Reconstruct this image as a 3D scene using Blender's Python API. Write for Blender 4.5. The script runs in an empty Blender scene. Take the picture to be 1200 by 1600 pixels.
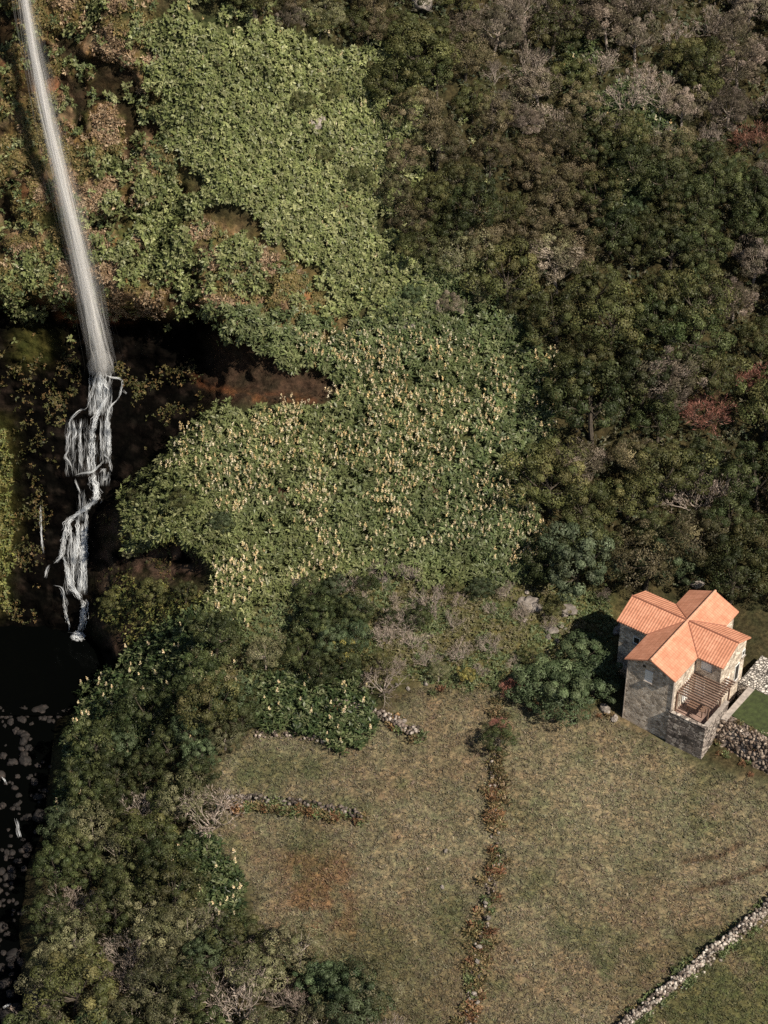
import bpy, math, random
import numpy as np
from math import radians as R, sin, cos, pi

# ------------------------------------------------------------------ camera, sky, sun, exposure
scene = bpy.context.scene
F, DEP, CAMZ = 3206.186, R(38.261), 120.0
cam_d = bpy.data.cameras.new('camera'); cam = bpy.data.objects.new('camera', cam_d)
scene.collection.objects.link(cam); scene.camera = cam
cam.location = (0, 0, CAMZ); cam.rotation_euler = (pi / 2 - DEP, 0, 0)
cam_d.sensor_fit = 'VERTICAL'; cam_d.sensor_height = 32.0; cam_d.lens = F / 1600 * 32.0
cam_d.clip_start = 1.0; cam_d.clip_end = 5000

SUN_AZ = (0.73, -0.68); SUN_EL = R(47)
world = bpy.data.worlds.new('World'); scene.world = world; world.use_nodes = True
wn = world.node_tree.nodes; bg = wn['Background']
sky = wn.new('ShaderNodeTexSky'); sky.sky_type = 'NISHITA'; sky.sun_disc = False
sky.sun_elevation = SUN_EL; sky.sun_rotation = math.atan2(SUN_AZ[0], SUN_AZ[1])
world.node_tree.links.new(sky.outputs[0], bg.inputs[0]); bg.inputs[1].default_value = 0.05
sd = bpy.data.lights.new('sun', 'SUN'); sd.energy = 5.0; sd.angle = R(0.5); sd.color = (1, .9, .75)
sun = bpy.data.objects.new('sun', sd); scene.collection.objects.link(sun)
n_ = math.hypot(*SUN_AZ); sx, sy = SUN_AZ[0] / n_, SUN_AZ[1] / n_
from mathutils import Vector
sun.rotation_euler = Vector((sx * cos(SUN_EL), sy * cos(SUN_EL), sin(SUN_EL))).to_track_quat('Z', 'Y').to_euler()
sun.location = (60, -20, 150)
vs = scene.view_settings
vs.view_transform = 'Standard'; vs.look = 'None'; vs.gamma = 1; vs.use_curve_mapping = False; vs.exposure = 0.27
scene.render.engine = 'CYCLES'; scene.cycles.use_denoising = False; scene.cycles.sample_clamp_indirect = 4
scene.cycles.max_bounces = 6; scene.cycles.transparent_max_bounces = 24
scene.cycles.diffuse_bounces = 2; scene.cycles.glossy_bounces = 2; scene.cycles.transmission_bounces = 3; scene.cycles.volume_bounces = 6

rng = np.random.default_rng(11)
C = scene.collection

# ------------------------------------------------------------------ numpy noise
def _hash(ix, iy, iz, s):
    h = (ix * 374761393 + iy * 668265263 + iz * 2147483647 + s * 1274126177) & 0xffffffff
    h = ((h ^ (h >> 13)) * 1274126177) & 0xffffffff
    return ((h ^ (h >> 16)) & 0xffff) / 65535.0
def noise(x, y, z=0.0, s=0):
    x, y, z = np.broadcast_arrays(np.asarray(x, float), np.asarray(y, float), np.asarray(z, float))
    ix, iy, iz = [np.floor(v).astype(np.int64) for v in (x, y, z)]
    fx, fy, fz = x - ix, y - iy, z - iz
    fx, fy, fz = [v * v * (3 - 2 * v) for v in (fx, fy, fz)]
    o = 0
    for a in (0, 1):
        for b in (0, 1):
            for c in (0, 1):
                w = (fx if a else 1 - fx) * (fy if b else 1 - fy) * (fz if c else 1 - fz)
                o = o + w * _hash(ix + a, iy + b, iz + c, s)
    return o
def fbm(x, y, z=0.0, s=0, oct=4):
    o, a, t = 0, 1.0, 0
    for k in range(oct):
        o = o + a * noise(np.asarray(x) * 2 ** k, np.asarray(y) * 2 ** k, np.asarray(z) * 2 ** k, s + k * 7); t += a; a *= .5
    return o / t

ss = lambda v, a, b: np.clip((v - a) / (b - a), 0, 1)
def inpoly(px, py, poly):
    px = np.asarray(px, float); py = np.asarray(py, float)
    r = np.zeros(px.shape, bool); n = len(poly)
    for i in range(n):
        x0, y0 = poly[i]; x1, y1 = poly[(i + 1) % n]
        if y0 == y1: continue
        c = ((y0 > py) != (y1 > py)) & (px < (x1 - x0) * (py - y0) / (y1 - y0) + x0)
        r ^= c
    return r
def inpolys(px, py, polys, warp=16, s=3):
    wx = (fbm(px / 45, py / 45, 0, s) - .5) * 2 * warp * 1.6
    wy = (fbm(px / 45, py / 45, 9, s + 50) - .5) * 2 * warp * 1.6
    r = np.zeros(np.shape(px), bool)
    for p in polys: r |= inpoly(px + wx, py + wy, p)
    return r

# ------------------------------------------------------------------ plan of the valley (outlines of each kind of ground cover)
G_CLIFF = [[(235, 45), (330, 15), (420, 60), (470, 50), (600, 105), (610, 250), (600, 330), (590, 420), (570, 505), (515, 480), (520, 430), (450, 400), (440, 350), (330, 290), (275, 240), (255, 150)],
           [(350, 375), (430, 385), (450, 425), (370, 430)],
           [(215, 285), (280, 270), (310, 380), (310, 440), (220, 440)], [(0, 400), (110, 395), (110, 430), (30, 450), (0, 460)],
           [(160, 395), (330, 395), (320, 450), (180, 430)], [(150, 0), (235, 0), (220, 30), (165, 40)], [(150, 230), (225, 250), (220, 275), (160, 265)]]
G_FIELD = [[(320, 475), (430, 490), (560, 520), (620, 470), (690, 430), (780, 470), (850, 540), (895, 560), (865, 640), (850, 700), (820, 780), (850, 870), (860, 905), (700, 925),
            (600, 895), (540, 905), (450, 935), (390, 975), (320, 965), (330, 880), (310, 850), (200, 850), (185, 785), (260, 715), (330, 640),
            (500, 632), (540, 600), (440, 565), (330, 512)]]
G_LOW = [[(120, 1085), (170, 1040), (205, 1065), (190, 1115), (105, 1165)], [(170, 1060), (210, 1010), (300, 960), (400, 960), (330, 1060), (240, 1110), (110, 1150), (85, 1290), (140, 1290), (250, 1160)],
         [(400, 1075), (560, 1045), (590, 1140), (540, 1175), (400, 1135)], [(270, 1320), (330, 1320), (395, 1390), (385, 1470), (260, 1400)],
         [(885, 170), (1010, 140), (1085, 245), (960, 368), (918, 300), (990, 235)], [(870, 60), (930, 45), (930, 130), (880, 140)]]
FLOWER = [[(330, 520), (600, 530), (700, 545), (860, 545), (870, 600), (835, 760), (840, 880), (620, 890), (470, 925), (330, 970), (320, 880), (420, 830),
           (300, 790), (230, 740), (300, 680), (560, 625), (540, 590)]]
FOREST = [[(590, -30), (1300, -30), (1300, 930), (960, 925), (865, 900), (850, 860), (825, 780), (855, 700), (868, 640), (900, 560), (850, 535), (780, 465), (690, 425), (615, 400), (608, 250), (600, 105), (450, 40), (340, 10), (340, -30)]]
WOODS = [[(100, 1235), (150, 1170), (270, 1110), (300, 1075), (370, 1080), (385, 1130), (330, 1170), (340, 1290), (270, 1330), (270, 1400), (390, 1460), (480, 1490), (590, 1560), (600, 1680), (38, 1680), (62, 1560), (72, 1400), (95, 1330)]]
MEADOW = [[(345, 1170), (400, 1140), (540, 1170), (650, 1080), (780, 1075), (860, 1110), (960, 1120), (1100, 1200), (1200, 1230), (1500, 1300), (1500, 1900),
           (450, 1900), (600, 1620), (590, 1560), (480, 1500), (400, 1470), (400, 1390), (330, 1320)]]
SCRUB = [[(400, 970), (450, 930), (600, 890), (700, 920), (860, 905), (960, 930), (970, 1000), (960, 1110), (830, 1090), (640, 1070), (520, 1075), (470, 1060), (390, 1080), (320, 1060)]]
GORGE = [[(-60, 468), (100, 480), (200, 478), (330, 495), (350, 560), (325, 640), (262, 715), (180, 790), (158, 860), (146, 990), (165, 1010), (170, 1060), (120, 1110), (-60, 1110)]]
ROCKS = GORGE + [[(300, 500), (330, 510), (440, 560), (535, 600), (500, 632), (330, 632)], [(165, 850), (310, 850), (318, 915), (200, 890), (150, 960)], [(145, 990), (240, 1000), (180, 1060)],
                 [(-300, 1090), (110, 1100), (75, 1200), (75, 1300), (40, 1360), (20, 1560), (40, 1900), (-300, 1900)]]

# ------------------------------------------------------------------ terrain: integrate slopes along lines of sight, giving a real hillside
S_COL = [(-900, [(2400, 3), (1130, 3), (1010, 2), (985, 60), (600, 63), (560, 70), (470, 74), (-600, 76)]),
         (40, [(2400, 3), (1130, 3), (1010, 2), (985, 60), (600, 63), (560, 70), (470, 74), (-600, 76)]),
         (150, [(2400, 3), (1150, 3), (1010, 4), (985, 60), (600, 60), (560, 70), (470, 74), (-600, 76)]),
         (330, [(2400, 6), (1130, 8), (1060, 15), (960, 32), (860, 38), (640, 40), (600, 58), (480, 66), (430, 72), (-600, 70)]),
         (600, [(2400, 6), (1130, 7), (1060, 12), (930, 25), (900, 36), (560, 38), (500, 55), (400, 55), (-600, 58)]),
         (900, [(2400, 7), (1130, 8), (1000, 10), (930, 20), (880, 36), (560, 36), (400, 44), (-600, 46)]),
         (1200, [(2400, 7), (1130, 8), (960, 9), (900, 34), (-600, 42)]),
         (2000, [(2400, 7), (1130, 8), (960, 9), (900, 34), (-600, 42)])]
Z_COL = [(-900, -6.5), (40, -6.5), (150, -6.0), (330, -1.0), (600, .3), (900, .7), (1200, 1.0), (2000, 1.0)]
def axis(lo0, lo, hi, hi0, st, coarse):
    return np.concatenate([np.arange(lo0, lo, coarse), np.arange(lo, hi, st), np.arange(hi, hi0 + 1, coarse)]).astype(float)
PX = axis(-860, -140, 1340, 1960, 4, 30); PY = axis(-560, -120, 1720, 2360, 4, 40)
NX, NY = len(PX), len(PY)
def ray(px, py):
    u = (np.asarray(px, float) - 600) / F; v = (800 - np.asarray(py, float)) / F
    return np.stack(np.broadcast_arrays(u, cos(DEP) + v * sin(DEP), -sin(DEP) + v * cos(DEP)), -1)
cp = np.array([c[0] for c in S_COL])
SL = np.stack([np.interp(PY, [q[0] for q in c[1]][::-1], [q[1] for q in c[1]][::-1]) for c in S_COL])
w_ = np.interp(PX, cp, np.arange(len(cp))); i_ = np.clip(np.floor(w_).astype(int), 0, len(cp) - 2); fr = w_ - i_; fr = fr * fr * (3 - 2 * fr)
SLOPE = (SL[i_].T * (1 - fr) + SL[i_ + 1].T * fr)
zc = np.array([z for _, z in Z_COL]); ZREF = zc[i_] * (1 - fr) + zc[i_ + 1] * fr
DY = ray(0, PY)[:, 1]; DZ = ray(0, PY)[:, 2]; M = DZ / DY
Yg = np.zeros((NY, NX)); jr = int(np.argmin(np.abs(PY - 1130)))
Yg[jr] = (ZREF - CAMZ) / M[jr]
for j in range(jr - 1, -1, -1):
    k = np.tan(np.radians(SLOPE[j])); z0 = CAMZ + M[j + 1] * Yg[j + 1]
    Yg[j] = (CAMZ - z0 + k * Yg[j + 1]) / (k - M[j])
for j in range(jr + 1, NY):
    k = np.tan(np.radians(SLOPE[j])); z0 = CAMZ + M[j - 1] * Yg[j - 1]
    Yg[j] = (CAMZ - z0 + k * Yg[j - 1]) / (k - M[j])
T = Yg / DY[:, None]
GX, GY = np.meshgrid(PX, PY)
def blur(m, r):
    k = np.exp(-.5 * (np.arange(-3 * r, 3 * r + 1) / r) ** 2); k /= k.sum()
    p = np.pad(m, 3 * r, mode='edge')
    p = np.apply_along_axis(lambda q: np.convolve(q, k, 'valid'), 0, p)
    return np.apply_along_axis(lambda q: np.convolve(q, k, 'valid'), 1, p)
def zone(polys, warp, s, r): return blur(inpolys(GX, GY, polys, warp, s).astype(float), r)
zgorge = zone(GORGE, 8, 21, 3)
T = T + 4.6 * zgorge
T = T + 2.6 * zone([[(180, 500), (330, 512), (400, 545), (400, 600), (330, 628), (200, 640)]], 6, 22, 4) + .9 * zone([[(300, 508), (330, 512), (440, 562), (537, 600), (505, 622), (330, 606)]], 4, 29, 1)
T = T + 3.0 * zone([[(-300, 1060), (120, 1080), (75, 1200), (75, 1300), (40, 1360), (20, 1560), (40, 1900), (-300, 1900)]], 10, 23, 7)
T = T + 1.6 * zone([[(165, 852), (310, 852), (318, 915), (200, 890), (150, 960)]], 6, 24, 2)
# pool and stream beds cut to their own levels
def plane_T(z0, grade, y0):
    d = ray(GX, GY); return (z0 - CAMZ - grade * y0) / (d[..., 2] - grade * d[..., 1])
zpool = zone([[(-260, 990), (60, 989), (138, 996), (163, 1028), (168, 1062), (140, 1088), (112, 1112), (60, 1122), (-260, 1122)]], 5, 27, 2)
zstream = zone([[(-260, 1105), (108, 1105), (84, 1150), (78, 1300), (48, 1350), (32, 1450), (32, 1560), (44, 1900), (-260, 1900)]], 8, 28, 4)
T = T * (1 - zpool) + plane_T(-9.4, 0, 0) * zpool
T = T * (1 - zstream) + plane_T(-9.15, .032, 132) * zstream
D = ray(GX, GY)
O = np.array([0, 0, CAMZ])
P0 = O + D * T[..., None]
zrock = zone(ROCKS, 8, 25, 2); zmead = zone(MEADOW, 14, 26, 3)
zcliff = np.clip((SLOPE - 50) / 15, 0, 1)
x, y, z = P0[..., 0], P0[..., 1], P0[..., 2]
def ridged(x, y, z, s): return 1 - np.abs(2 * fbm(x, y, z, s, 4) - 1)
amp = .12 + .9 * zcliff + .5 * zrock
amp = amp * (1 - .75 * zmead) * (1 - .8 * np.maximum(zpool, zstream))
T = T + amp * ((fbm(x / 3.2, y / 3.2, z / 4.5, 31) - .5) * 2.2 + (ridged(x / 1.3, y / 1.3, z / 1.0, 41) - .6) * .7 * np.maximum(zrock, .5 * zcliff))
T = T + (fbm(x / 9, y / 9, z / 9, 77) - .5) * 2.4 * (1 - zmead) * (1 - zrock) * (1 - np.maximum(zpool, zstream))
zb0 = zone([[(-300, -300), (240, -300), (250, 170), (300, 330), (420, 380), (560, 500), (330, 500), (-300, 470)]], 14, 63, 4)
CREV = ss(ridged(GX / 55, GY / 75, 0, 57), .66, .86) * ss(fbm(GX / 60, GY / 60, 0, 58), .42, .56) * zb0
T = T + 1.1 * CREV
zledge = zone([[(200, 500), (320, 512), (440, 562), (540, 600), (502, 630), (330, 626), (220, 640)], [(-300, 480), (330, 500), (330, 640), (160, 860), (140, 990), (-300, 990)]], 5, 59, 2)
T = T + zledge * ((ridged(P0[..., 0] / 3.0, P0[..., 1] / 3.0, P0[..., 2] / .8, 60) - .6) * 1.1 + (noise(P0[..., 0] / .8, P0[..., 1] / .8, P0[..., 2] / 1.6, 64) - .5) * .5)
PG = O + D * T[..., None]
def ground(px, py, lift=0.0):
    """World position(s) on the hillside for plan coordinates px, py."""
    fx = np.interp(px, PX, np.arange(NX)); fy = np.interp(py, PY, np.arange(NY))
    i = np.clip(fx.astype(int) if hasattr(fx, 'astype') else int(fx), 0, NX - 2); j = np.clip(fy.astype(int) if hasattr(fy, 'astype') else int(fy), 0, NY - 2)
    u = (fx - i)[..., None] if np.ndim(fx) else fx - i; v = (fy - j)[..., None] if np.ndim(fy) else fy - j
    p = PG[j, i] * (1 - u) * (1 - v) + PG[j, i + 1] * u * (1 - v) + PG[j + 1, i] * (1 - u) * v + PG[j + 1, i + 1] * u * v
    return p + np.array([0, 0, lift])
du = np.gradient(PG, axis=1); dv = np.gradient(PG, axis=0)
NG = np.cross(du, -dv); NG /= np.linalg.norm(NG, axis=-1, keepdims=True) + 1e-9
NG[(NG * -D).sum(-1) < 0] *= -1
def gnormal(px, py):
    i = np.clip(np.rint(np.interp(px, PX, np.arange(NX))).astype(int), 0, NX - 1); j = np.clip(np.rint(np.interp(py, PY, np.arange(NY))).astype(int), 0, NY - 1)
    return NG[j, i]

# ------------------------------------------------------------------ materials
def mat(name):
    m = bpy.data.materials.new(name); m.use_nodes = True
    nt = m.node_tree; b = nt.nodes['Principled BSDF']
    return m, nt, b
def N(nt, t, **kw):
    n = nt.nodes.new('ShaderNode' + t)
    for k, v in kw.items():
        if k.startswith('i_'): n.inputs[k[2:].replace('_', ' ')].default_value = v
        else: setattr(n, k, v)
    return n
def ramp(nt, stops):
    r = nt.nodes.new('ShaderNodeValToRGB'); e = r.color_ramp.elements
    while len(e) < len(stops): e.new(.5)
    for q, (p, c) in zip(e, stops): q.position = p; q.color = (*c, 1)
    return r
def foliage(name, rough=.55, trans=.16, vary=.45, hue=.012):
    """leaf material: the leaf's own tint (attribute) with a shift per plant and fine mottling"""
    m, nt, b = mat(name); L = nt.links.new
    at = N(nt, 'Attribute', attribute_name='tint'); oi = N(nt, 'ObjectInfo')
    hsv = N(nt, 'HueSaturation')
    mh = N(nt, 'MapRange'); mh.inputs['To Min'].default_value = .5 - hue; mh.inputs['To Max'].default_value = .5 + hue
    mv = N(nt, 'MapRange'); mv.inputs['To Min'].default_value = 1 - vary / 2; mv.inputs['To Max'].default_value = 1 + vary / 2
    wn_ = N(nt, 'TexWhiteNoise', noise_dimensions='1D')
    L(oi.outputs['Random'], mh.inputs['Value']); L(oi.outputs['Random'], wn_.inputs['W']); L(wn_.outputs['Value'], mv.inputs['Value'])
    L(mh.outputs[0], hsv.inputs['Hue']); L(mv.outputs[0], hsv.inputs['Value']); L(at.outputs['Color'], hsv.inputs['Color'])
    L(hsv.outputs[0], b.inputs['Base Color']); b.inputs['Roughness'].default_value = rough; b.inputs['Specular IOR Level'].default_value = .3
    tr = N(nt, 'BsdfTranslucent'); mx = N(nt, 'MixShader'); mx.inputs[0].default_value = trans
    L(hsv.outputs[0], tr.inputs['Color']); L(b.outputs[0], mx.inputs[1]); L(tr.outputs[0], mx.inputs[2])
    L(mx.outputs[0], nt.nodes['Material Output'].inputs['Surface'])
    return m
M_LEAF = foliage('leaf', vary=.75); M_GINGER = foliage('ginger_leaf', .42, .3, 0, 0); M_GRASS = foliage('dry_grass', .7, .3, 0, 0)
M_FLOWER = foliage('ginger_flower', .6, .35, .2, .01)
def bark(name, c0, c1):
    m, nt, b = mat(name); n = N(nt, 'TexNoise'); n.inputs['Scale'].default_value = 9; n.inputs['Detail'].default_value = 5
    tc = N(nt, 'TexCoord'); r = ramp(nt, [(.3, c0), (.7, c1)])
    nt.links.new(tc.outputs['Object'], n.inputs['Vector']); nt.links.new(n.outputs['Fac'], r.inputs[0]); nt.links.new(r.outputs[0], b.inputs['Base Color']); b.inputs['Roughness'].default_value = .9
    return m
M_BARK = bark('bark', (.035, .028, .02), (.1, .08, .06)); M_PALEBARK = bark('pale_bark', (.2, .16, .13), (.42, .36, .31))
def ground_mat():
    m, nt, b = mat('hillside'); L = nt.links.new
    at = N(nt, 'Attribute', attribute_name='tint'); tc = N(nt, 'TexCoord')
    n1 = N(nt, 'TexNoise'); n1.inputs['Scale'].default_value = 2.6; n1.inputs['Detail'].default_value = 9; n1.inputs['Roughness'].default_value = .7
    n2 = N(nt, 'TexNoise'); n2.inputs['Scale'].default_value = .7; n2.inputs['Detail'].default_value = 6
    L(tc.outputs['Object'], n1.inputs['Vector']); L(tc.outputs['Object'], n2.inputs['Vector'])
    r1 = ramp(nt, [(.3, (.35, .35, .35)), (.5, (.95, .95, .95)), (.72, (1.9, 1.8, 1.65))])
    L(n1.outputs['Fac'], r1.inputs[0])
    r2 = ramp(nt, [(.35, (.8, .9, .8)), (.65, (1.2, 1.08, 1.0))]); L(n2.outputs['Fac'], r2.inputs[0])
    m1 = N(nt, 'MixRGB', blend_type='MULTIPLY'); m1.inputs[0].default_value = 1; L(at.outputs['Color'], m1.inputs[1]); L(r1.outputs[0], m1.inputs[2])
    m2 = N(nt, 'MixRGB', blend_type='MULTIPLY'); m2.inputs[0].default_value = 1; L(m1.outputs[0], m2.inputs[1]); L(r2.outputs[0], m2.inputs[2])
    L(m2.outputs[0], b.inputs['Base Color']); b.inputs['Roughness'].default_value = .9; b.inputs['Specular IOR Level'].default_value = .02
    bp = N(nt, 'Bump'); bp.inputs['Strength'].default_value = .8; bp.inputs['Distance'].default_value = .25
    L(n1.outputs['Fac'], bp.inputs['Height']); L(bp.outputs[0], b.inputs['Normal'])
    return m
M_GROUND = ground_mat()
def rock_mat(name, c0, c1, c2, scale=1.6):
    m, nt, b = mat(name); L = nt.links.new; tc = N(nt, 'TexCoord'); oi = N(nt, 'ObjectInfo')
    n = N(nt, 'TexNoise'); n.inputs['Scale'].default_value = scale; n.inputs['Detail'].default_value = 10; n.inputs['Roughness'].default_value = .65
    r = ramp(nt, [(.3, c0), (.52, c1), (.75, c2)]); L(tc.outputs['Object'], n.inputs['Vector']); L(n.outputs['Fac'], r.inputs[0])
    hs = N(nt, 'HueSaturation'); mv = N(nt, 'MapRange'); mv.inputs['To Min'].default_value = .6; mv.inputs['To Max'].default_value = 1.5
    L(oi.outputs['Random'], mv.inputs[0]); L(mv.outputs[0], hs.inputs['Value']); L(r.outputs[0], hs.inputs['Color']); L(hs.outputs[0], b.inputs['Base Color'])
    b.inputs['Roughness'].default_value = .8
    bp = N(nt, 'Bump'); bp.inputs['Strength'].default_value = .7; bp.inputs['Distance'].default_value = .1; L(n.outputs['Fac'], bp.inputs['Height']); L(bp.outputs[0], b.inputs['Normal'])
    return m
M_BASALT = rock_mat('basalt', (.003, .0024, .002), (.014, .0105, .009), (.06, .045, .038))
M_GREYROCK = rock_mat('grey_rock', (.07, .06, .052), (.2, .175, .155), (.4, .36, .32))
def stone_tint(name):
    """loose field stones: each stone's own tint, lichen mottling"""
    m, nt, b = mat(name); L = nt.links.new; tc = N(nt, 'TexCoord'); at = N(nt, 'Attribute', attribute_name='tint')
    n = N(nt, 'TexNoise'); n.inputs['Scale'].default_value = 5; n.inputs['Detail'].default_value = 8
    r = ramp(nt, [(.35, (.5, .48, .46)), (.6, (1.15, 1.12, 1.08))]); L(tc.outputs['Object'], n.inputs['Vector']); L(n.outputs['Fac'], r.inputs[0])
    mx = N(nt, 'MixRGB', blend_type='MULTIPLY'); mx.inputs[0].default_value = 1; L(at.outputs['Color'], mx.inputs[1]); L(r.outputs[0], mx.inputs[2])
    L(mx.outputs[0], b.inputs['Base Color']); b.inputs['Roughness'].default_value = .9
    return m
M_STONE = stone_tint('field_stone')
def masonry(name, cols, joint, scale, dist=.06):
    m, nt, b = mat(name); L = nt.links.new; tc = N(nt, 'TexCoord')
    mp = N(nt, 'Mapping'); mp.inputs['Scale'].default_value = (1, 1, 1.5); L(tc.outputs['Object'], mp.inputs['Vector'])
    nz = N(nt, 'TexNoise'); nz.inputs['Scale'].default_value = 1.1; nz.inputs['Detail'].default_value = 7; nz.inputs['Roughness'].default_value = .65; L(tc.outputs['Object'], nz.inputs['Vector'])
    ds = N(nt, 'TexNoise'); ds.inputs['Scale'].default_value = 3; L(mp.outputs[0], ds.inputs['Vector'])
    add = N(nt, 'MixRGB', blend_type='ADD'); add.inputs[0].default_value = .25; L(mp.outputs[0], add.inputs[1]); L(ds.outputs['Color'], add.inputs[2])
    v1 = N(nt, 'TexVoronoi'); v1.inputs['Scale'].default_value = scale; v2 = N(nt, 'TexVoronoi', feature='DISTANCE_TO_EDGE'); v2.inputs['Scale'].default_value = scale
    L(add.outputs[0], v1.inputs['Vector']); L(add.outputs[0], v2.inputs['Vector'])
    sp = N(nt, 'SeparateColor'); L(v1.outputs['Color'], sp.inputs[0])
    r = ramp(nt, [(.05, cols[0]), (.35, cols[1]), (.65, cols[2]), (.95, cols[3])]); L(sp.outputs[0], r.inputs[0])
    rj = ramp(nt, [(.02, (0, 0, 0)), (.09 if 'patio' not in name else .2, (1, 1, 1))]); L(v2.outputs['Distance'], rj.inputs[0])
    mj = N(nt, 'MixRGB'); mj.inputs[1].default_value = (*joint, 1); L(rj.outputs[0], mj.inputs[0]); L(r.outputs[0], mj.inputs[2])
    rn = ramp(nt, [(.34, (.66, .62, .58) if 'house' in name else (.45, .42, .4)), (.52, (1.05, 1.02, .98)), (.68, (1.38, 1.3, 1.2))]); L(nz.outputs['Fac'], rn.inputs[0])
    mm = N(nt, 'MixRGB', blend_type='MULTIPLY'); mm.inputs[0].default_value = .9; L(mj.outputs[0], mm.inputs[1]); L(rn.outputs[0], mm.inputs[2])
    L(mm.outputs[0], b.inputs['Base Color']); b.inputs['Roughness'].default_value = .92; b.inputs['Specular IOR Level'].default_value = .2
    bp = N(nt, 'Bump'); bp.inputs['Strength'].default_value = .9; bp.inputs['Distance'].default_value = dist; L(rj.outputs[0], bp.inputs['Height']); L(bp.outputs[0], b.inputs['Normal'])
    return m
M_WALL = masonry('house_stone', [(.28, .24, .2), (.5, .44, .375), (.64, .57, .49), (.78, .72, .64)], (.6, .52, .44), 3.0, .03)
M_TERR = masonry('terrace_stone', [(.1, .09, .085), (.24, .21, .195), (.38, .335, .31), (.6, .55, .5)], (.15, .13, .12), 2.6)
M_RETAIN = masonry('retaining_stone', [(.08, .06, .055), (.2, .165, .15), (.33, .28, .25), (.6, .54, .49)], (.07, .055, .045), 2.4, .12)
M_COBBLE = masonry('patio_stone', [(.5, .47, .44), (.6, .57, .53), (.7, .66, .62), (.75, .72, .68)], (.05, .045, .04), 3.6)
def plain(name, c, rough=.6, var=.12, sc=8):
    m, nt, b = mat(name); L = nt.links.new; tc = N(nt, 'TexCoord'); n = N(nt, 'TexNoise'); n.inputs['Scale'].default_value = sc; n.inputs['Detail'].default_value = 6
    L(tc.outputs['Object'], n.inputs['Vector'])
    r = ramp(nt, [(.3, tuple(q * (1 - var * 2) for q in c)), (.7, tuple(min(1, q * (1 + var)) for q in c))]); L(n.outputs['Fac'], r.inputs[0]); L(r.outputs[0], b.inputs['Base Color']); b.inputs['Roughness'].default_value = rough
    return m
M_WHITE = plain('white_paint', (.86, .86, .84), .5, .04); M_WOOD = plain('weathered_wood', (.25, .165, .125), .7, .25, 14); M_POST = plain('brown_wood', (.2, .12, .085), .7, .2, 12)
M_TFLOOR = plain('terrace_floor', (.3, .2, .165), .85, .3, 1.1); M_COPING = plain('coping', (.36, .315, .28), .9, .2, 4); M_DARK = plain('dark_opening', (.02, .018, .016), .5, .1)
M_LAWN = plain('lawn_turf', (.045, .062, .016), .8, .22, 3); M_PATH = plain('path_mortar', (.42, .37, .33), .9, .18, 3)
M_FLASH = plain('valley_flashing', (.3, .12, .075), .7, .1); M_RIDGE = plain('ridge_tile', (.66, .36, .24), .7, .12, 6)
def roof_mat():
    m, nt, b = mat('clay_tile'); L = nt.links.new; uv = N(nt, 'UVMap', uv_map='tiles'); sp = N(nt, 'SeparateXYZ'); L(uv.outputs[0], sp.inputs[0])
    br = N(nt, 'TexBrick'); br.offset = 0; br.inputs['Scale'].default_value = 1; br.inputs['Mortar Size'].default_value = .018; br.inputs['Mortar Smooth'].default_value = .5
    br.inputs['Brick Width'].default_value = .24; br.inputs['Row Height'].default_value = .36
    br.inputs['Color1'].default_value = (.6, .275, .17, 1); br.inputs['Color2'].default_value = (.68, .33, .21, 1); br.inputs['Mortar'].default_value = (.44, .2, .125, 1)
    L(uv.outputs[0], br.inputs['Vector'])
    n = N(nt, 'TexNoise'); n.inputs['Scale'].default_value = 1.3; n.inputs['Detail'].default_value = 8; tc = N(nt, 'TexCoord'); L(tc.outputs['Object'], n.inputs['Vector'])
    r = ramp(nt, [(.35, (.86, .82, .8)), (.65, (1.08, 1.08, 1.1))]); L(n.outputs['Fac'], r.inputs[0])
    mm = N(nt, 'MixRGB', blend_type='MULTIPLY'); mm.inputs[0].default_value = 1; L(br.outputs[0], mm.inputs[1]); L(r.outputs[0], mm.inputs[2]); L(mm.outputs[0], b.inputs['Base Color'])
    b.inputs['Roughness'].default_value = .75; b.inputs['Specular IOR Level'].default_value = .25
    w = N(nt, 'Math', operation='MULTIPLY'); w.inputs[1].default_value = 2 * pi / .24; L(sp.outputs[0], w.inputs[0])
    s_ = N(nt, 'Math', operation='COSINE'); L(w.outputs[0], s_.inputs[0]); bp = N(nt, 'Bump'); bp.inputs['Strength'].default_value = .35; bp.inputs['Distance'].default_value = .05
    L(s_.outputs[0], bp.inputs['Height']); L(bp.outputs[0], b.inputs['Normal'])
    return m
M_ROOF = roof_mat()
def water_mat():
    m, nt, b = mat('dark_water'); b.inputs['Base Color'].default_value = (.0012, .0015, .0014, 1); b.inputs['Roughness'].default_value = .06; b.inputs['Specular IOR Level'].default_value = .02
    n = N(nt, 'TexNoise'); n.inputs['Scale'].default_value = 2.5; n.inputs['Detail'].default_value = 3; tc = N(nt, 'TexCoord'); nt.links.new(tc.outputs['Object'], n.inputs['Vector'])
    bp = N(nt, 'Bump'); bp.inputs['Strength'].default_value = .15; nt.links.new(n.outputs['Fac'], bp.inputs['Height']); nt.links.new(bp.outputs[0], b.inputs['Normal'])
    return m
M_WATER = water_mat()
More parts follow.
